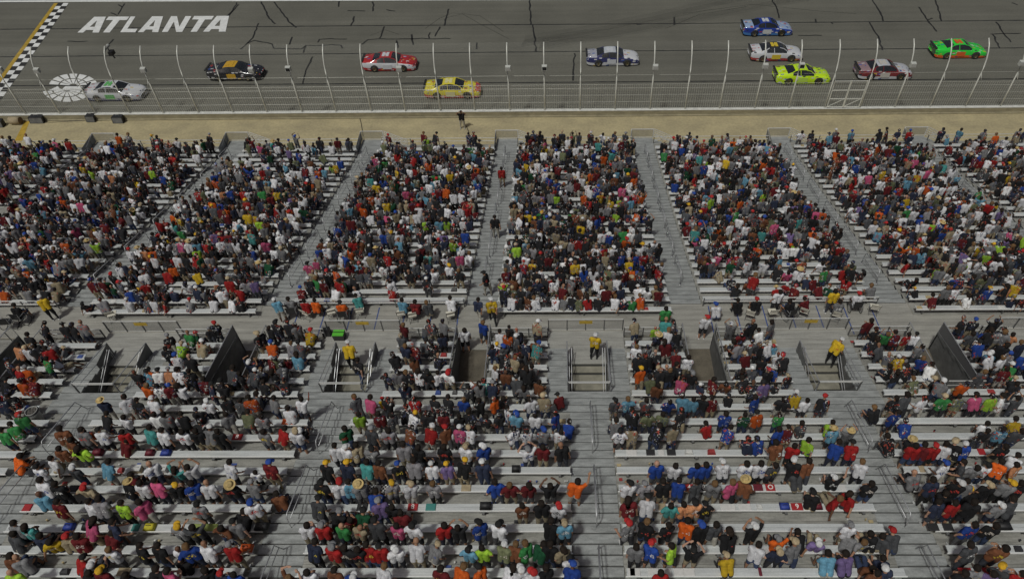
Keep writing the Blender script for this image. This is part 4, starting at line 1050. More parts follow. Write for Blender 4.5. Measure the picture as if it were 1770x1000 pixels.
for (x, y, lv, pose, s, h, lab, rz) in SOLO:
    if lv == 'walk': P = at_z(x, y, ZW)
    elif lv == 'stair': P = at_z(x, y, ZP)
    elif lv == 'ground': P = at_z(x, y, 0)
    elif lv == 'land': P = at_z(x, y, ZL)
    elif lv[0] == 'f':
        k = int(lv[1:]); P = at_y(x, y, Yf(k)+.18); P.z = Zf(k+1)
    else:
        k = int(lv[1:]); P = at_y(x, y, Yn(k)+.2); P.z = Zn(k)
    person(pose, P, R(rz), s, h, lab, 1.0, None, trous=(.02,.02,.022) if s == 'y' else ((.45,.42,.36) if lv == 'ground' else None), shorts=False if s == 'y' else None)

# ---- everyone farther away: one continuous crowd object, made of the same figures
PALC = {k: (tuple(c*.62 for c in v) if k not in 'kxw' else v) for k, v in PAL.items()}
low = {}
def as_arrays(me):
    v = np.empty(len(me.vertices)*3, np.float32); me.vertices.foreach_get('co', v)
    me.calc_loop_triangles(); t = np.empty(len(me.loop_triangles)*3, np.int32); me.loop_triangles.foreach_get('vertices', t)
    pi = np.empty(len(me.loop_triangles), np.int32); me.loop_triangles.foreach_get('polygon_index', pi)
    return v.reshape(-1,3), t.reshape(-1,3), pi
hair_low = {}
for k, me in hairs.items():
    v, t, pi = as_arrays(me); hair_low[k] = (v, t)
for k, (me, lab) in lows.items():
    v, t, pi = as_arrays(me); low[k] = (v, t, lab[pi])
CV = []; CF = []; CC = []; cn = 0
def add_crowd(pose, loc, rz, shirt, hat, sc=1.0):
    global cn
    pose = rnd.choice(VAR[pose]); v, t, lab = low[pose]; sk = rnd.choice(SKINS); tr = rnd.choice(TROUS); calf = sk if rnd.random() < .5 else tr
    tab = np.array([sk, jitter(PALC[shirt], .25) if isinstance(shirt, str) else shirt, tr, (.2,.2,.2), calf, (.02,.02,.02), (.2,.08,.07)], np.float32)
    c, s = math.cos(rz), math.sin(rz); wd_ = rnd.uniform(.92,1.10); Rm = np.array([[c,-s,0],[s,c,0],[0,0,1]], np.float32)@np.diag([wd_,wd_,1]).astype(np.float32)*sc
    vv = v@Rm.T+np.array(loc, np.float32); CV.append(vv); CF.append(t+cn); CC.append(tab[lab]); cn += len(v)
    kind, _, tint = HATN[hat]
    if kind:
        hd, Rh = heads[pose]; hv, ht = hair_low[kind]
        q = hv@np.array(Rh, np.float32).T+np.array(hd, np.float32); q = q@Rm.T+np.array(loc, np.float32)
        CV.append(q.astype(np.float32)); CF.append(ht+cn); CC.append(np.tile(np.array(jitter(tint), np.float32), (len(ht),1))); cn += len(hv)
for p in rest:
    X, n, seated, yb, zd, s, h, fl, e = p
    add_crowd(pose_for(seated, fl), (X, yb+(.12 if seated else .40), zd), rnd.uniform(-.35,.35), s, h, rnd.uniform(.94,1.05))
CW = dict(k=33,w=21,g=9,x=11,n=8,b=4.2,r=4.5,m=5.5,o=2.7,y=1.9,l=1.3,t=1.2,p=1.6,c=2.8,q=1.2,e=1.2,d=1.8,s=3.8,u=3.5,h=4,v=2.6,a=.9)
CWk = list(CW); CWw = [CW[k] for k in CWk]
HW = {'-':36,'f':13,'B':7,'L':11,'K':11,'W':9,'R':3.2,'N':2.5,'Y':1.3,'G':4,'S':1.0,'T':2.5}
HWk = list(HW); HWw = [HW[k] for k in HWk]
def fill_row(a, b, y, zd, dens, taken, stand_p):
    x = a+.28+rnd.uniform(0,.2)
    while x < b-.15:
        run = rnd.random() < dens
        if run and all(abs(x-t) > .38 for t in taken):
            # neighbours often match
            seated = rnd.random() > stand_p
            pose = pose_for(seated, ''); s = rnd.choices(CWk, CWw)[0]; h = rnd.choices(HWk, HWw)[0]
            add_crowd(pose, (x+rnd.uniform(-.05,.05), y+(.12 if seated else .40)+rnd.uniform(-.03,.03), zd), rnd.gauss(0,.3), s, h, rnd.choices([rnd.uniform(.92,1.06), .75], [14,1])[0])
        x += rnd.uniform(.42,.50)
    return
def dens_far(x, y):        # share of filled places, by photo position
    d = .89+.40*noise.noise(Vector((x/60.0, y/18.0, 2.7)))
    if 420 < x < 640 and y < 330: d -= .22
    if 300 < x < 640 and y < 300 and x > 300: d -= .22
    if 290 < x < 470 and y > 330: d -= .12
    if 590 < x < 800 and y > 470: d -= .50
    if 540 < x < 850 and 400 < y < 470: d -= .1
    if 1200 < x < 1520 and y > 430: d -= .28
    if 1520 < x < 1650 and y > 440: d -= .25
    if 880 < x < 1130 and y < 300: d -= .12
    if 860 < x < 1170 and y > 525: d -= .55
    if 140 < x < 450 and y > 535: d -= .9
    if 1210 < x < 1520 and y > 495: d = .45
    if 590 < x < 800 and y > 490: d = .3
    if 560 < x < 620 and y < 260: d -= .3
    if y < 252: d = .42
    return d
for (mrow, a, b, y, zd, zt, sx) in far_rows:
    x = a+.26+rnd.uniform(0,.2)
    while x < b-.15:
        P = (x, y+.4, zd+1.0); u, v_, _ = px(P)
        if -25 < u < 1795:
            dd = dens_far(u, v_)
            if rnd.random() < dd:
                seated = rnd.random() < (.45 if v_ < 420 else .40)
                if mrow <= 0: seated = rnd.random() < .6
                pose = pose_for(seated, ''); s = rnd.choices(CWk, CWw)[0]; h = rnd.choices(HWk, HWw)[0]
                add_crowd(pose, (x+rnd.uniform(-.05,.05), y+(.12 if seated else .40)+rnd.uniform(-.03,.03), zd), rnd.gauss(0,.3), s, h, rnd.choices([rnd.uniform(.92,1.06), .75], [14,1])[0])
        x += rnd.uniform(.41,.49)
# near tier rows behind the walkway: fill around the read ones
for (n, a, b, y, zd, zt, j, s) in near_rows:
    if n > 0: continue
    dens = {-5:.9,-4:.95,-3:.9,-2:.92,-1:.9,0:.35}[n]
    u = px(((a+b)/2, y, zd))[0]
    if n <= -2 and 1100 < u < 1560: dens -= .1
    if n <= -2 and 180 < u < 330: dens -= .25
    if n >= -1 and abs(u-1200) > 900: dens = .6
    fill_row(a, b, y, zd, dens, occ.get(n, []), .55)
CVa = np.concatenate(CV); CFa = np.concatenate(CF); CCa = np.concatenate(CC)
me = bpy.data.meshes.new('crowd'); nf = len(CFa)
me.vertices.add(len(CVa)); me.vertices.foreach_set('co', CVa.ravel())
me.loops.add(nf*3); me.loops.foreach_set('vertex_index', CFa.ravel().astype(np.int32))
me.polygons.add(nf); me.polygons.foreach_set('loop_start', np.arange(0, nf*3, 3, dtype=np.int32)); me.polygons.foreach_set('loop_total', np.full(nf, 3, np.int32))
me.update(calc_edges=True); me.polygons.foreach_set('use_smooth', np.ones(nf, bool))
ca = me.attributes.new('cloth', 'FLOAT_COLOR', 'FACE'); ca.data.foreach_set('color', np.concatenate([CCa, np.ones((nf,1),np.float32)],1).ravel())
cm = bpy.data.materials.new('crowd_cloth'); cm.use_nodes = True; t = cm.node_tree; b_ = t.nodes['Principled BSDF']; b_.inputs['Roughness'].default_value = .88; b_.inputs['Specular IOR Level'].default_value = .25
at_ = t.nodes.new('ShaderNodeAttribute'); at_.attribute_name = 'cloth'; g_ = t.nodes.new('ShaderNodeNewGeometry')
n_ = t.nodes.new('ShaderNodeTexNoise'); n_.inputs['Scale'].default_value = 9; t.links.new(g_.outputs['Position'], n_.inputs[0])
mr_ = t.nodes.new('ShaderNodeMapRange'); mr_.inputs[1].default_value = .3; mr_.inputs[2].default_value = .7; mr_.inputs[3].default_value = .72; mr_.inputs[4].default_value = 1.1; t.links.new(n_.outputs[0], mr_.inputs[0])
mx_ = t.nodes.new('ShaderNodeMix'); mx_.data_type = 'RGBA'; mx_.blend_type = 'MULTIPLY'; mx_.inputs[0].default_value = 1
def _nz(scale, lo, hi):
    n = t.nodes.new('ShaderNodeTexNoise'); n.inputs['Scale'].default_value = scale; n.inputs['Detail'].default_value = 1; t.links.new(g_.outputs['Position'], n.inputs[0])
    r = t.nodes.new('ShaderNodeMapRange'); r.inputs[1].default_value = lo; r.inputs[2].default_value = hi; t.links.new(n.outputs[0], r.inputs[0]); return r
pa_ = _nz(13, .54, .57); pb_ = _nz(1.9, .545, .58); pm2 = t.nodes.new('ShaderNodeMath'); pm2.operation = 'MULTIPLY'; t.links.new(pa_.outputs[0], pm2.inputs[0]); t.links.new(pb_.outputs[0], pm2.inputs[1])
pc_ = t.nodes.new('ShaderNodeTexNoise'); pc_.inputs['Scale'].default_value = 2.3; t.links.new(g_.outputs['Position'], pc_.inputs[0])
rp_ = t.nodes.new('ShaderNodeValToRGB'); rp_.color_ramp.interpolation = 'CONSTANT'; e_ = rp_.color_ramp.elements; e_[0].color = (.05,.06,.12,1); e_[1].position = .46; e_[1].color = (.5,.5,.48,1); q_ = e_.new(.54); q_.color = (.35,.06,.04,1)
t.links.new(pc_.outputs[0], rp_.inputs[0]); mp_ = t.nodes.new('ShaderNodeMix'); mp_.data_type = 'RGBA'; t.links.new(pm2.outputs[0], mp_.inputs[0]); t.links.new(at_.outputs['Color'], mp_.inputs[6]); t.links.new(rp_.outputs[0], mp_.inputs[7])
t.links.new(mp_.outputs[2], mx_.inputs[6]); t.links.new(mr_.outputs[0], mx_.inputs[7]); t.links.new(mx_.outputs[2], b_.inputs['Base Color'])
me.materials.append(cm)
co = bpy.data.objects.new('crowd', me); COL.objects.link(co)
tag(co, 'packed crowd of spectators in many coloured shirts filling the far stand', 'crowd', None, 'stuff')
print('crowd faces', nf, 'people', len(CV), 'individuals', len(persons))

# ------------------------------------------------------------------ stock cars
def paint(name, c): return mat('paint_'+name, c, 0.28, 0, coat=.6)
PT = {}
def PM(c):
    k = tuple(c)
    if k not in PT: PT[k] = paint(str(len(PT)), c)
    return PT[k]
LVS = {}
def LV(c):    # paint crowded with small sponsor patches
    k = tuple(c)
    if k in LVS: return LVS[k]
    m = paint('sponsored_%d' % len(LVS), c); t = m.node_tree; b = t.nodes['Principled BSDF']
    tc = t.nodes.new('ShaderNodeTexCoord'); mp = t.nodes.new('ShaderNodeMapping'); mp.inputs['Scale'].default_value = (1.5,3.2,4.5); mp.inputs['Location'].default_value = (len(LVS)*1.7, 0, 0)
    t.links.new(tc.outputs['Object'], mp.inputs[0]); v = t.nodes.new('ShaderNodeTexVoronoi'); v.distance = 'CHEBYCHEV'; v.inputs['Scale'].default_value = 1.6; t.links.new(mp.outputs[0], v.inputs[0])
    h = t.nodes.new('ShaderNodeSeparateColor'); t.links.new(v.outputs['Color'], h.inputs[0])
    r = t.nodes.new('ShaderNodeValToRGB'); r.color_ramp.interpolation = 'CONSTANT'; e = r.color_ramp.elements; e[0].color = (.6,.6,.6,1); e[1].position = .4; e[1].color = (.03,.03,.04,1)
    for p_, c_ in ((.6,(.45,.04,.03,1)),(.75,(.6,.42,.04,1)),(.88,(.04,.1,.4,1))): q = e.new(p_); q.color = c_
    t.links.new(h.outputs[1], r.inputs[0])
    g1 = t.nodes.new('ShaderNodeMath'); g1.operation = 'GREATER_THAN'; g1.inputs[1].default_value = .5; t.links.new(h.outputs[0], g1.inputs[0])
    g2 = t.nodes.new('ShaderNodeMath'); g2.operation = 'LESS_THAN'; g2.inputs[1].default_value = .33; t.links.new(v.outputs['Distance'], g2.inputs[0])
    g3 = t.nodes.new('ShaderNodeMath'); g3.operation = 'MULTIPLY'; t.links.new(g1.outputs[0], g3.inputs[0]); t.links.new(g2.outputs[0], g3.inputs[1])
    mx = t.nodes.new('ShaderNodeMix'); mx.data_type = 'RGBA'; t.links.new(g3.outputs[0], mx.inputs[0]); mx.inputs[6].default_value = (*c,1); t.links.new(r.outputs[0], mx.inputs[7]); t.links.new(mx.outputs[2], b.inputs['Base Color'])
    LVS[k] = m; return m
def car(loc, label, body, roof, hood, side, skirt, trunk, number, patch, yaw=0):
    t = empty('race_car', loc, label, 'race car', 'stock cars racing on the track', yaw)
    # stations: x, half width, sill z, belt z, roof z, roof half width
    S = [(-2.55,.80,.34,.80,.86,.72),(-2.40,.90,.20,.90,.95,.80),(-1.95,.98,.14,.93,.985,.84),(-1.55,1.0,.13,.92,1.04,.78),(-0.85,.98,.12,.90,1.22,.64),(-0.4,.97,.12,.89,1.30,.62),(0.15,.97,.12,.88,1.29,.62),(0.55,.97,.12,.87,1.19,.66),(1.05,.97,.12,.84,.90,.78),(1.6,.98,.12,.78,.82,.82),(2.1,.96,.11,.70,.73,.78),(2.42,.86,.10,.58,.62,.68),(2.56,.70,.12,.42,.46,.56)]
    g = MB(); vs = []; S0 = S; S = []
    for i in range(len(S0)-1):
        p0, p1, p2, p3 = S0[max(i-1,0)], S0[i], S0[i+1], S0[min(i+2,len(S0)-1)]
        for j in range(3):
            u = j/3; S.append(tuple(.5*((2*b)+(c-a)*u+(2*a-5*b+4*c-d_)*u*u+(-a+3*b-3*c+d_)*u**3) for a, b, c, d_ in zip(p0, p1, p2, p3)))
    S.append(S0[-1]); S.sort(key=lambda q: q[0])
    for (x, hw, zs, zb, zr, rw) in S:
        vs += [(x,-hw*.97,zs),(x,-hw,zs+(zb-zs)*.35),(x,-hw*.995,zs+(zb-zs)*.8),(x,-hw*.93,zb),(x,-rw,zr),(x,-rw*.5,zr+.02),(x,rw*.5,zr+.02),(x,rw,zr),(x,hw*.93,zb),(x,hw*.995,zs+(zb-zs)*.8),(x,hw,zs+(zb-zs)*.35),(x,hw*.97,zs)]
    fs = []; mi = []
    mats = [PM(body), PM(roof), LV(hood), LV(side), LV(skirt), LV(trunk), GLASS, TYRE]
    n = 12; ns = len(S)
    for i in range(ns-1):
        xm = (S[i][0]+S[i+1][0])/2
        for k in range(n-1):
            fs.append((i*n+k,(i+1)*n+k,(i+1)*n+k+1,i*n+k+1))
            if k in (0,10): c = 4
            elif k in (1,9,2,8): c = 3
            elif k in (3,7): c = 6 if -1.45 < xm < 1.05 and -1.2 < xm < .9 else 0
            else:
                c = 1
                if xm > 2.05 and label.startswith('yellow'): c = 4
                elif xm > 1.05: c = 2
                elif xm > .35: c = 6
                elif xm < -1.45: c = 5
                elif xm < -.85: c = 6
            if k in (3,7) and xm > 1.05: c = 2
            if k in (3,7) and xm < -1.45: c = 5
            mi.append(c)
    fs.append(tuple(range(11,-1,-1))); mi.append(5); fs.append(tuple((ns-1)*n+k for k in range(12))); mi.append(0)
    fs_glass = [f for f, c in zip(fs, mi) if c == 6]; keep = [(f,c) for f, c in zip(fs, mi)]
    g.v = vs; g.f = [f for f, c in keep if c != 6]; g.mi = [c for f, c in keep if c != 6]
    # wheel arches: dark rings on the sides
    g.build('body', mats, t, True)
    gg = MB(); gg.v = vs; gg.f = fs_glass; gg.mi = [0]*len(fs_glass); gg.build('windows', GLASS, t)
    pl = MB()
    for s in (-1,1):
        pl.tube([(1.08,s*.80,.86),(.55,s*.645,1.20),(.15,s*.625,1.285)],.035,6); pl.tube([(-1.45,s*.82,.96),(-.85,s*.63,1.25)],.045,6); pl.tube([(-.35,s*.90,.90),(-.38,s*.635,1.27)],.03,6)
    pl.build('window_pillars', PM(body), t)
    for xw in (-1.40, 1.38):
        for s in (-1, 1):
            w = MB(); y = s*.90
            pr = [(.20,-.14),(.33,-.14),(.355,-.10),(.355,.10),(.33,.14),(.20,.14)]
            m_ = MB(); m_.lathe(pr, 20); m_.v = [(p[0], p[2], p[1]) for p in m_.v]; m_.v = [(p[0]+xw, p[1]+y, p[2]+.355) for p in m_.v]
            ty = m_.build('wheel', TYRE, t, True)
            m_ = MB(); m_.lathe([(.0,.10),(.08,.12),(.19,.07),(.21,.135)], 16); m_.v = [(p[0]+xw, p[2]*s+y, p[1]+.355) for p in m_.v]; m_.build('rim', RIM, ty, True)
            a = MB(); vs2 = [];
            for k in range(11):
                th = math.pi*k/10; vs2 += [(xw+.41*math.cos(th), s*.992, .33+.41*math.sin(th)), (xw+.30*math.cos(th), s*1.0, .33+.30*math.sin(th))]
            a.add(vs2, [(2*k,2*k+1,2*k+3,2*k+2) for k in range(10)]); a.build('wheel_arch', PLASTIC_K, t)
    sp = MB(); sp.box(-2.62,-2.45,-.80,.80,.98,1.06); sp.build('spoiler', PLASTIC_K, t)
    sp = MB(); sp.hexa([(2.2,-.88,.07),(2.66,-.66,.07),(2.66,.66,.07),(2.2,.88,.07)],[(2.2,-.88,.11),(2.66,-.66,.11),(2.66,.66,.11),(2.2,.88,.11)]); sp.build('splitter', PLASTIC_K, t)
    if number:
        q = MB()
        if patch == 'bar': q.box(-.70,.05,-.42,.42,1.318,1.338)
        else:   # rounded number plate shape painted on the roof
            for u in ((-.62,-.34),(-.24,.04)):
                q.box(u[0],u[1],-.40,.40,1.324,1.344)
            q.box(-.62,.04,-.12,.12,1.325,1.346)
        q.build('roof_mark', PM(number), t)
        q = MB()
        for s in (-1,1):
            y0, y1 = sorted((s*.975, s*1.0)); q.box(-.55,.30,y0,y1,.30,.74)
        q.build('door_mark', PM(number), t)
    q = MB(); q.box(1.35,2.05,-.42,.42,.80,.835); q.v = [(x_, y_, z_-(x_-1.35)*.13) for x_, y_, z_ in q.v]; q.build('hood_mark', PM(patch if isinstance(patch, tuple) else trunk), t)
    for s in (-1,1):
        q = MB(); q.hexa([(2.36,s*.56-.14,.50),(2.47,s*.56-.12,.50),(2.47,s*.56+.12,.50),(2.36,s*.56+.14,.50)],[(2.30,s*.56-.14,.66),(2.40,s*.56-.12,.63),(2.40,s*.56+.12,.63),(2.30,s*.56+.14,.66)]); q.build('headlight', PLASTIC_G, t)
    return t
w_=(.62,.63,.66); k_=(.018,.018,.022); r_=(.42,.018,.02); y_=(.72,.62,.05); b_c=(.02,.05,.30); lb=(.30,.40,.60); lime=(.58,.85,.01); gr=(.02,.68,.05); org=(.75,.12,.01); mar=(.20,.02,.025); nv=(.02,.025,.12); gold=(.62,.36,.02)
def cp(x, y): p = at_z(x, y, TRK); return (p.x, p.y, TRK)
car(cp(205,167),'white race car with green roof mark and navy skirt at the far left', w_, w_, w_, w_, nv, w_, (.12,.45,.12), (.10,.35,.14))
car(cp(411,132),'black race car with a gold roof and gold door panel', k_, gold, k_, k_, k_, k_, gold, (.30,.03,.03))
car(cp(676,116),'red race car with white sides and white roof number', r_, r_, r_, w_, r_, r_, w_, w_)
car(cp(784,162),'yellow race car with a red nose and red skirt', y_, y_, y_, y_, (.55,.05,.03), y_, (.75,.70,.35), (.55,.05,.04))
car(cp(1058,107),'navy race car with pale roof and white hood, alone at centre', nv, (.50,.53,.58), w_, nv, w_, (.35,.36,.42), (.60,.62,.66), (.62,.25,.16))
car(cp(1323,56),'blue and silver race car, the farthest from the stand', b_c, b_c, lb, b_c, (.06,.20,.50), lb, (.6,.62,.62), (.42,.52,.66))
car(cp(1338,99),'white race car with a black roof and yellow roof number', w_, k_, w_, w_, (.40,.03,.03), w_, (.70,.52,.03), r_)
car(cp(1383,138),'lime yellow race car, front of the group of three', lime, lime, lime, lime, lime, lime, (.55,.78,.10), (.45,.75,.02))
car(cp(1523,130),'maroon race car with pale roof and white skirt', mar, (.50,.52,.56), (.55,.56,.60), mar, w_, (.3,.2,.22), (.58,.55,.50), (.55,.30,.25))
car(cp(1652,94),'bright green race car with orange skirt and orange roof number', gr, gr, gr, gr, org, gr, org, (.16,.50,.30))

BLK_TRASH = mat('rubbish_mix', (.12,.11,.10), .8, 0, .6, 14)

# ------------------------------------------------------------------ things on the walkway and the benches
def fold_chair(x, y, rz, label):
    p = at_z(x, y, ZW); t = empty('folding_chair', p, label, 'folding chair', 'folding chairs in the wheelchair bays', rz)
    g = MB(); g.box(-.21,.21,-.19,.20,.43,.465); g.build('seat', CREAM, t)
    g = MB(); g.hexa([(-.21,-.25,.66),(.21,-.25,.66),(.21,-.225,.66),(-.21,-.225,.66)],[(-.21,-.30,.86),(.21,-.30,.86),(.21,-.275,.86),(-.21,-.275,.86)]); g.build('backrest', CREAM, t)
    for s in (-1,1):
        g = MB(); g.tube([(s*.225,-.29,.87),(s*.225,-.16,.42),(s*.225,.24,0)],.013,6); g.build('leg', POSTM, t)
        g = MB(); g.tube([(s*.20,.16,.44),(s*.20,-.26,0)],.013,6); g.build('leg', POSTM, t)
    g = MB(); g.tube([(-.2,-.20,.10),(.2,-.20,.10)],.010,6); g.build('stretcher', POSTM, t); return t
FC = [(535,549,'beside the grey-shirted wheelchair, far left of the left bays'),(576,548,'second from left in the left bays'),(625,545,'tilted, third in the left bays'),(696,550,'fourth in the left bays, left of the red blanket'),(715,553,'fifth in the left bays'),(780,552,'at the right end of the left bays'),
      (1295,550,'first from left in the right bays'),(1332,548,'second from left in the right bays'),(1387,546,'third from left in the right bays'),(1442,552,'fourth from left in the right bays'),(1507,540,'alone at the right end of the right bays'),(200,552,'next to the steward at the far left')]
for i, (x, y, l) in enumerate(FC): fold_chair(x, y, rnd.uniform(-.5,.5), 'cream folding chair '+l)
def wheelchair(x, y, rz, label, s=None, h='-', plabel=None):
    p = at_z(x, y, ZW); t = empty('wheelchair', p, label, 'wheelchair', 'wheelchairs on the walkway', rz)
    g = MB(); g.box(-.22,.22,-.20,.24,.46,.50); g.build('seat', PLASTIC_K, t)
    g = MB(); g.box(-.22,.22,-.24,-.21,.50,.92); g.build('backrest', PLASTIC_K, t)
    for q in (-1,1):
        g = MB(); g.tube([(q*.29,.30*math.cos(a),.31+.30*math.sin(a)) for a in np.linspace(0,2*math.pi,25)],.016,6,False)
        wh = g.build('wheel', TYRE, t)
        g = MB()
        for a in np.linspace(0,math.pi,6)[:-1]: g.tube([(q*.29,.29*math.cos(a),.31+.29*math.sin(a)),(q*.29,-.29*math.cos(a),.31-.29*math.sin(a))],.004,4)
        g.build('spokes', PIPE, wh)
        g = MB(); g.tube([(q*.24,.40+.08*math.cos(a),.09+.08*math.sin(a)) for a in np.linspace(0,2*math.pi,13)],.014,5,False); g.build('caster', TYRE, t)
        g = MB(); g.tube([(q*.24,-.22,.92),(q*.24,-.24,.5),(q*.24,.28,.48),(q*.24,.42,.12)],.013,6); g.tube([(q*.24,-.22,.70),(q*.24,.16,.70),(q*.24,.20,.5)],.013,6); g.build('side_frame', PIPE, t)
    g = MB(); g.tube([(-.24,-.22,.90),(-.24,-.34,.92)],.016,6); g.tube([(.24,-.22,.90),(.24,-.34,.92)],.016,6); g.build('push_handles', PLASTIC_K, t)
    if s: person('sit', p+Vector((0,0,-.0)), rz, s, h, plabel, 1.0, None)
wheelchair(510,547,0.1,'wheelchair with its user in grey, at the left end of the left bays','g','-','person in a grey shirt seated in the leftmost wheelchair of the left bays')
wheelchair(1475,537,-.05,'wheelchair whose user wears white with a red cap, right bays','w','R','person in white jersey and red cap seated in a wheelchair')
wheelchair(1362,550,.4,'wheelchair turned sideways with a user in black, right bays','k','-','person in black seated in the wheelchair turned sideways')
wheelchair(22,566,.1,'empty black wheelchair at the far left end of the walkway')
wheelchair(43,558,-.1,'black wheelchair with its user in black at the far left end','k','-','person in black seated in a wheelchair at the far left')
wheelchair(597,553,.1,'wheelchair with an orange clad user in the left bays','o','K','person in orange and black seated in a wheelchair in the left bays')
for x, y, s, h, l, cx_ in [(535,549,'r','-','person in red seated on the leftmost folding chair of the left bays',0),(552,548,'o','-','person in orange seated between two folding chairs in the left bays',1),(700,548,'c','-','person in blue top seated with a red blanket in the left bays',0),
      (722,550,'m','-','person wrapped in a maroon blanket in the left bays',0),(745,552,'x','f','person in charcoal seated near the right end of the left bays',0),(783,545,'w','-','person in a white tank top at the right end of the left bays',0),(625,540,'t','-','person in a turquoise top in the left bays',0),
      (1235,556,'w','N','person in white seated at the left end of the right bays',0),(1272,548,'k','-','person in black seated second from left in the right bays',0),(1302,546,'k','R','person in black with red cap in the right bays',0),(1387,546,'m','-','person in maroon seated mid right bays',0),(1442,550,'g','-','person in grey on the fourth chair of the right bays',0)]:
    p = at_z(x, y, ZW); person('sit', p, rnd.uniform(-.3,.3), s, h, l, .98)
for x, y, s, h, l in [(1430,540,'y','-','person in a bright yellow shirt standing in the right bays'),(1335,540,'w','-','person in a pale shirt standing in the right bays')]:
    person('stand', at_z(x, y, ZW), 0, s, h, l, 1.0)
# waste bin on the left
p = at_y(72, 728, Yn(1)+.1); p.z = Zn(1)
t = empty('waste_bin', p, 'tall grey waste bin with a liner beside the left aisle steps', 'waste bin')
g = MB(); g.lathe([(0,.0),(.24,.0),(.29,.86),(.31,.88),(.31,.90),(.285,.90),(.285,.86)], 20); g.build('barrel', PLASTIC_G, t, True)
g = MB(); pr = [( .275,.86),(.335,.87),(.345,.80),(.325,.78)]; g.lathe(pr, 20); g.v = [(a*(1+.04*math.sin(9*math.atan2(b,a))), b*(1+.04*math.sin(7*math.atan2(b,a))), c) for a,b,c in g.v]; g.build('liner', PLASTIC_K, t, True)
g = MB(); g.lathe([(.284,.80),(.2,.85),(.1,.82),(0,.86)], 14); g.v = [(a, b, c+.03*math.sin(31*a+17*b)) for a,b,c in g.v]; g.build('rubbish', BLK_TRASH, t); t.scale = (.78,.78,.82)
# cooler with a green lid and a black case on the left platform
p = at_z(588, 584, ZP)
t = empty('cooler', p, 'black cooler box with a bright green lid on the left-centre stair platform', 'cooler')
g = MB(); g.hexa([(-.25,-.17,0),(.25,-.17,0),(.25,.17,0),(-.25,.17,0)],[(-.28,-.2,.36),(.28,-.2,.36),(.28,.2,.36),(-.28,.2,.36)]); g.build('box', PLASTIC_K, t)
g = MB(); g.box(-.27,.27,-.19,.19,.362,.42); g.build('lid', mat('green_lid',(.10,.45,.04),.5), t); g = MB(); g.tube([(-.29,0,.3),(-.3,0,.46),(.3,0,.46),(.29,0,.3)],.015,6); g.build('handle', PLASTIC_K, t)
p = at_z(566, 578, ZP); t = empty('carry_bag', p, 'black wheeled bag left of the green lidded cooler', 'bag')
g = MB(); g.hexa([(-.2,-.14,0),(.2,-.14,0),(.2,.14,0),(-.2,.14,0)],[(-.18,-.12,.5),(.18,-.12,.5),(.18,.12,.5),(-.18,.12,.5)]); g.build('bag_body', PLASTIC_K, t); g = MB(); g.tube([(-.12,-.1,.5),(-.12,-.12,.72),(.12,-.12,.72),(.12,-.1,.5)],.012,6); g.build('handle', PIPE, t)

# seat cushions, programmes, bags on the near benches: photo position of the middle, size, colour
def on_bench(x, y):
    best = None
    for n in range(-4, 13):
        z = Zn(2*n-1)+.432; P = at_z(x, y, z); yb = Yn(2*n)
        e = abs(P.y-(yb+.13))
        if best is None or e < best[0]: best = (e, n, P.x, yb, z)
    return best
TXTM = mat('white_print', (.75,.75,.72), .7)
def digit(o, ch, size, loc, m_=None, rot=(0,0,0)):
    c = bpy.data.curves.new('digits', 'FONT'); c.body = ch; c.size = size; c.align_x = 'CENTER'; c.align_y = 'CENTER'; c.extrude = .003; c.offset = .012*size
    q = bpy.data.objects.new('tmp_digits', c); COL.objects.link(q); dg = bpy.context.evaluated_depsgraph_get(); me = bpy.data.meshes.new_from_object(q.evaluated_get(dg))
    bpy.data.objects.remove(q); me.materials.append(m_ or TXTM); r = bpy.data.objects.new('digits', me); COL.objects.link(r); r.parent = o; r.location = loc; r.rotation_euler = rot; return r
RED = mat('red_vinyl',(.38,.02,.025),.6,0,.2,5); BLUEV = mat('blue_vinyl',(.03,.06,.33),.6,0,.2,5); BLKV = mat('black_vinyl',(.02,.02,.022),.6); ORV = mat('orange_vinyl',(.62,.10,.015),.6,0,.2,5)
PAPER = mat('printed_paper',(.62,.61,.60),.8,0,.15,12); TEALV = mat('teal_vinyl',(.05,.22,.20),.6); MARV = mat('maroon_vinyl',(.16,.015,.03),.6,0,.3,8); GRNV = mat('lime_cloth',(.30,.36,.10),.8,0,.3,6); TANV = mat('tan_cloth',(.42,.34,.22),.8,0,.3,6); YELV = mat('yellow_cloth',(.62,.55,.04),.8,0,.3,9)
def chk_mat():
    m = bpy.data.materials.new('chequered_cloth'); m.use_nodes = True; t = m.node_tree; b = t.nodes['Principled BSDF']; c = t.nodes.new('ShaderNodeTexChecker'); c.inputs['Scale'].default_value = 14
    c.inputs[1].default_value = (.6,.6,.6,1); c.inputs[2].default_value = (.02,.02,.02,1); tc = t.nodes.new('ShaderNodeTexCoord'); t.links.new(tc.outputs['Object'], c.inputs[0]); t.links.new(c.outputs[0], b.inputs['Base Color']); return m
CHK = chk_mat()
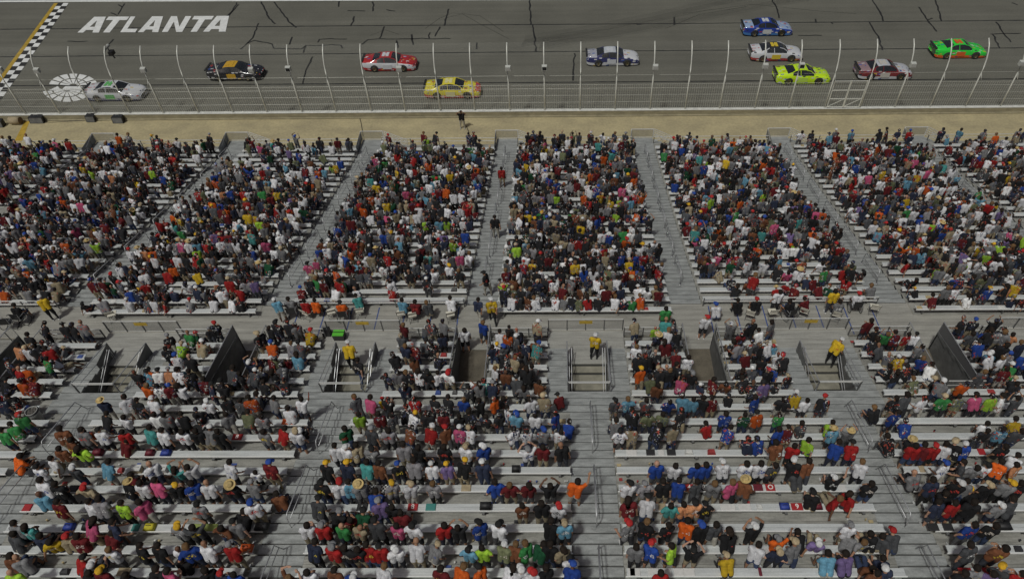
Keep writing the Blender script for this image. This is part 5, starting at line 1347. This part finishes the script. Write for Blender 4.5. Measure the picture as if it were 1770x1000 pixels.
def cushion(x, y, w, m_, label, txt=None, thick=.05, dpt=.27, cat='seat cushion', name='seat_cushion', rot=0, tm=None):
    e, n, X, yb, z = on_bench(x, y)
    t = empty(name, (X, yb+.135, z), label, cat, 'cushions and programmes left on the near benches', rot)
    g = MB(); a = w/2; b = dpt/2; e_ = .015
    g.hexa([(-a,-b,.0),(a,-b,0),(a,b,0),(-a,b,0)],[(-a,-b,thick-e_),(a,-b,thick-e_),(a,b,thick-e_),(-a,b,thick-e_)]); g.hexa([(-a+.001,-b+.001,thick-e_+.001),(a-.001,-b+.001,thick-e_+.001),(a-.001,b-.001,thick-e_+.001),(-a+.001,b-.001,thick-e_+.001)],[(-a+.02,-b+.02,thick),(a-.02,-b+.02,thick),(a-.02,b-.02,thick),(-a+.02,b-.02,thick)])
    g.build('pad', m_, t)
    if txt: digit(t, txt, dpt*.95, (0,0,thick+.004), tm)
    return t
IT = [(412,751,.40,RED,'red cushion with a white 8 on the upper left bench','8'),(500,727,.55,ORV,'orange cushion with a white 20 near the left aisle','20'),(714,874,.36,RED,'red cushion with a white 8 on the centre-left bench','8'),(745,874,.36,TEALV,'dark green cushion with a red mark right of the red 8',None),
 (1377,874,.40,RED,'red cushion with a white 9 on the centre-right bench','9'),(1331,841,.34,RED,'red cushion with a white ring beside the maroon one','O'),(1310,842,.34,MARV,'maroon printed cushion left of the ringed red cushion',None),
 (627,873,.38,BLKV,'black cushion with a white dot, left of the programmes','•'),(653,875,.30,BLKV,'black cushion beside the purple shirt, centre-left bench','•'),(1191,842,.32,RED,'red cushion at the left end of the centre-right block','4'),(1216,843,.16,BLKV,'small black cushion with a lime 8','8'),
 (1612,908,.34,BLKV,'black cushion with white print, first from the right aisle',None),(1637,908,.34,BLKV,'black cushion with white print, second from the right aisle',None),(1666,982,.42,RED,'bright red cushion beside the right aisle at the bottom',None),(1706,982,.36,RED,'second bright red cushion at the bottom right',None),
 (1096,982,.40,PAPER,'open programme with a red and grey picture, first from centre aisle',None),(1129,982,.36,PAPER,'programme with a slanted stripe, second from centre aisle',None),(1152,982,.30,PAPER,'white programme with a small black mark, third from centre aisle',None),(1173,983,.34,PAPER,'programme with a red and yellow badge, fourth from centre aisle',None),(1191,982,.36,PAPER,'folded newspaper at the bottom, right of the badge programme',None),
 (1258,874,.55,PAPER,'large white paper sheet on the centre-right bench',None),(1287,874,.46,PAPER,'second white paper sheet right of the large one',None),(1093,984,.2,PAPER,'plain white card at the bottom centre aisle',None),
 (435,840,.34,BLKV,'black cushion, left of the white edged pair by the left aisle',None),(456,840,.34,BLKV,'black cushion with a white patch near the left aisle end',None),(50,873,.30,RED,'red cushion beside the light blue shirt at far left',None),(350,752,.2,BLKV,'small black pouch on the left block bench',None),
 (131,837,.34,BLKV,'black cushion left of the red bandana',None),(185,905,.30,PAPER,'framed picture programme on the far left lower bench',None),(237,907,.26,TEALV,'dark cushion left of the yellow balled cloth',None),(417,943,.30,CHK,'chequered black and white cloth near the left aisle',None),(393,938,.24,CHK,'small chequered cloth left of the big one',None),
 (1312,979,.10,MARV,'narrow maroon scarf lying across the bottom bench',None),(639,838,.34,CHK,'chequered cushion in the centre-left block',None),(666,838,.34,CHK,'chequered cushion right of its twin in centre-left block',None),(806,841,.36,TANV,'brown patterned blanket hanging on the centre-left bench',None),
 (355,905,.95,GRNV,'long lime green blanket on the left block bench',None),(407,905,.40,GRNV,'short lime green blanket by the left aisle',None),(219,978,.42,TANV,'pale cream cloth at the bottom of the far left block',None),(1092,782,.42,PAPER,'white round fan on the bench right of the centre aisle',None),(1143,781,.24,PAPER,'white programme between two black jackets',None),
 (1124,779,.34,BLKV,'black jacket folded left of the white programme',None),(1160,780,.34,BLKV,'black jacket folded right of the white programme',None),(1310,785,.20,PAPER,'crumpled white and red bag on the centre-right bench',None),(860,779,.26,PAPER,'patterned shopping bag left alone on the bench',None),(1144,873,.26,TANV,'olive printed programme by the white jersey',None),(1160,872,.34,PAPER,'blue and yellow comic programme by the white jersey',None),(1456,845,.3,PAPER,'white card with black stripe near the right aisle',None),
 (1640,806,.36,BLKV,'striped black pad at the left end of the right block',None),(1695,778,.26,RED,'red cushion alone on a right block bench',None),(1591,805,.2,TANV,'pink pad beside the striped black pad',None)]
for (x, y, w, m_, l, tx) in IT: cushion(x, y, w, m_, l, tx, .05 if m_ is not PAPER else .02)
def bag(x, y, w, h, m_, label, up=0):
    e, n, X, yb, z = on_bench(x, y); t = empty('bag', (X, yb+.135, z), label, 'bag', 'bags left on the near benches')
    g = MB(); a = w/2
    g.hexa([(-a,-.12,0),(a,-.12,0),(a,.12,0),(-a,.12,0)],[(-a*1.05,-.15,h*.5),(a*1.05,-.15,h*.5),(a*1.05,.15,h*.5),(-a*1.05,.15,h*.5)]); g.hexa([(-a*1.049,-.149,h*.501),(a*1.049,-.149,h*.501),(a*1.049,.149,h*.501),(-a*1.049,.149,h*.501)],[(-a*.7,-.07,h),(a*.7,-.07,h),(a*.7,.07,h),(-a*.7,.07,h)])
    g.build('bag_body', m_, t, True); g = MB(); g.tube([(-a*.5,0,h*.98),(-a*.3,0,h*1.25),(a*.3,0,h*1.25),(a*.5,0,h*.98)],.012,6); g.build('strap', PLASTIC_K, t)
for (x, y, w, h, m_, l) in [(840,874,.40,.28,BLKV,'round black backpack alone on the centre-left bench'),(892,809,.30,.25,BLKV,'dark rounded bag at the left of an empty bench'),(175,778,.34,.28,MARV,'red and black backpack on the far left bench'),(263,779,.30,.22,MARV,'maroon bag beside the blue cushion on the left bench'),(290,779,.36,.20,BLUEV,'blue bag beside the maroon bag'),
   (124,907,.34,.22,BLUEV,'blue and red hat shaped bag on the far left bench'),(160,905,.40,.30,BLKV,'large black backpack on the far left lower bench'),(455,908,.46,.26,BLKV,'black jacket hanging at the end of the left bench by the aisle'),(1355,873,.34,.15,BLUEV,'blue drawstring bag beside the red 9 cushion'),(1730,905,.5,.25,BLKV,'black bag with white stripes on the right block bench'),
   (430,941,.40,.24,ORV,'orange bag with white digits at the left aisle end'),(927,775,.26,.24,RED,'bright red cooler bag behind the white shirts'),(1412,880,.36,.2,MARV,'maroon jacket draped on the bench by the hat wearers'),(262,907,.36,.18,YELV,'bright yellow balled cloth on the left bench')]: bag(x, y, w, h, m_, l)
def cooler_box(x, y, m_, l):
    e, n, X, yb, z = on_bench(x, y); t = empty('cooler', (X, yb+.135, z), l, 'cooler'); g = MB(); g.box(-.19,.19,-.12,.12,0,.20); g.build('box', m_, t); g = MB(); g.box(-.20,.20,-.13,.13,.201,.25); g.build('lid', PAPER, t); g = MB(); g.tube([(-.12,0,.25),(-.12,0,.29),(.12,0,.29),(.12,0,.25)],.01,6); g.build('handle', PLASTIC_G, t)
cooler_box(241,808,TANV,'tan cooler box with pale lid on the left block bench'); cooler_box(285,808,PAPER,'white cooler box with a grey handle right of the tan one')
# camera rig on the fence and the gear along the wall
p = at_y(195, 97, WALL_Y-.1)
t = empty('remote_camera', p, 'black remote camera on a fence post left of the painted city name', 'camera')
g = MB(); g.box(-.16,.16,-.2,.3,.1,.42); g.build('camera_body', PLASTIC_K, t); g = MB(); g.lathe([(.0,0),(.11,0),(.13,.25),(0,.25)],12); g.v = [(a-.25,c+.2,b+.7) for a,b,c in g.v]; g.build('lens_hood', PLASTIC_G, t); g = MB(); g.tube([(.1,0,-.2),(0,0,.1),(-.1,0,.4),(-.22,.2,.7)],.05,6); g.build('arm', PLASTIC_K, t)
def speaker_box(x, y, w, l):
    p = at_z(x, y, 0); t = empty('loudspeaker', p, l, 'loudspeaker', 'black loudspeakers along the foot of the track wall'); g = MB(); a = w/2
    g.hexa([(-a,-.25,0),(a,-.25,0),(a*.8,.3,0),(-a*.8,.3,0)],[(-a,-.15,.55),(a,-.15,.55),(a*.8,.3,.6),(-a*.8,.3,.6)]); g.build('cabinet', PLASTIC_K, t); g = MB(); g.hexa([(-a*.88,-.262,.05),(a*.88,-.262,.05),(a*.88,-.25,.05),(-a*.88,-.25,.05)],[(-a*.88,-.17,.5),(a*.88,-.17,.5),(a*.88,-.158,.5),(-a*.88,-.158,.5)]); g.build('grille', SCREEN, t)
    g = MB(); g.tube([(-a*.3,.1,.6),(-a*.3,.1,.68),(a*.3,.1,.68),(a*.3,.1,.6)],.015,5); g.build('handle', PLASTIC_G, t)
speaker_box(67,211,1.25,'wide black loudspeaker beside the yellow stripe'); speaker_box(160,209,.8,'black loudspeaker left of the wider one by the second fence post'); speaker_box(207,211,.95,'black loudspeaker at the right end of the wall gear'); speaker_box(4,218,.5,'black loudspeaker at the left edge of the picture')
p = at_z(30,214,0); t = empty('equipment_drum', p, 'tan drum lying by the wall left of the yellow stripe', 'drum'); g = MB(); g.lathe([(0,-.45),(.32,-.45),(.33,0),(.32,.45),(0,.45)],16); g.v = [(c,b,a+.33) for a,b,c in g.v]; g.build('barrel', TANV, t, True); g = MB(); g.lathe([(0,.452),(.30,.452),(.30,.47),(0,.47)],16); g.v = [(c,b,a+.33) for a,b,c in g.v]; g.build('lid', mat('brown_lid',(.16,.11,.07),.7), t)
CABLE = mat('black_cable',(.02,.02,.02),.6)
g = MB(); P = [at_z(a,b,0) for a,b in [(62,212),(90,212),(120,210),(150,209),(175,209),(200,206)]]; g.tube([(p.x,p.y,.02) for p in P],.02,5); tag(g.build('power_cable', CABLE), 'thin black cable lying along the foot of the track wall', 'cable')
for pts, l in [([(620,198),(624,212),(628,236)],'thin black pole leaning over the apron left of centre'),([(806,218),(810,228),(813,240)],'thin black cable running from the photographer across the apron')]:
    g = MB(); P = [at_z(a,b,0) for a,b in pts]; g.tube([(p.x,p.y,.03) for p in P],.025,5); tag(g.build('cable', CABLE), l, 'cable')
p = at_z(1057,242,0); g = MB(); g.box(-.28,.28,-.22,.22,.004,.03); o = g.build('floor_hatch', mat('brown_hatch',(.12,.10,.08),.7), None, False, p); tag(o, 'small brown hatch in the apron above the centre section', 'hatch')
# jersey numbers that can be read in the picture
def jersey(o, txt, m_=None):
    digit(o, txt, .26, (0,-.128,1.27), m_, (R(78),0,0))
def nearest_person(x, y):
    best = None
    for o in persons:
        h = o.location+Vector((0,0,1.2)); u, v_, _ = px(h); e = (u-x)**2+(v_-y)**2
        if best is None or e < best[0]: best = (e, o)
    return best[1]

jp = nearest_person(1306, 762); jp['print_height'] = -9.0; jersey(jp, '3', TXTM)
# cups, wrappers, jackets and bags lying on and under the benches: small things nobody could count
LIT = [mat('litter_%d' % i, c, .7, 0, .2, 9) for i, c in enumerate([(.65,.65,.63),(.03,.03,.035),(.35,.04,.04),(.05,.09,.30),(.45,.36,.2),(.12,.12,.12)])]
g = MB(); lr = random.Random(11)
for (n, a, b, y, zd, zt, j, s) in near_rows:
    for _ in range(int((b-a)*1.2)):
        x = lr.uniform(a+.1, b-.1); g.cur = lr.randrange(6); r = lr.random()
        if r < .35: g.tube([(x, y+lr.uniform(.3,.75), zd), (x, y+.5, zd+.11)] if False else [(x, y+.6, zd), (x, y+.6, zd+.11)], [.028,.036], 7)
        elif r < .6:
            yy = y+lr.uniform(.32,.7); w_ = lr.uniform(.05,.11); g.box(x-w_, x+w_, yy-.05, yy+.06, zd+.002, zd+lr.uniform(.012,.05))
        elif r < .8 and all(abs(x-q) > .5 for q in occ.get(n, [])):
            w_ = lr.uniform(.10,.2); hh = lr.uniform(.03,.16); g.hexa([(x-w_,y+.03,zt+.002),(x+w_,y+.03,zt+.002),(x+w_*.9,y+.25,zt+.002),(x-w_*.8,y+.25,zt+.002)],[(x-w_*.7,y+.06,zt+hh),(x+w_*.8,y+.05,zt+hh*.7),(x+w_*.6,y+.2,zt+hh),(x-w_*.6,y+.22,zt+hh*.8)])
for (mrow, a, b, y, zd, zt, sx) in far_rows:
    for _ in range(2):
        x = lr.uniform(a+.1, b-.1); g.cur = lr.randrange(6); w_ = lr.uniform(.10,.2); hh = lr.uniform(.03,.18)
        g.hexa([(x-w_,y+.03,zt+.002),(x+w_,y+.03,zt+.002),(x+w_*.9,y+.25,zt+.002),(x-w_*.8,y+.25,zt+.002)],[(x-w_*.7,y+.06,zt+hh),(x+w_*.8,y+.05,zt+hh*.7),(x+w_*.6,y+.2,zt+hh),(x-w_*.6,y+.22,zt+hh*.8)])
tag(g.build('belongings', LIT), 'cups, wrappers, jackets and bags scattered on and under the benches', 'litter', None, 'stuff')
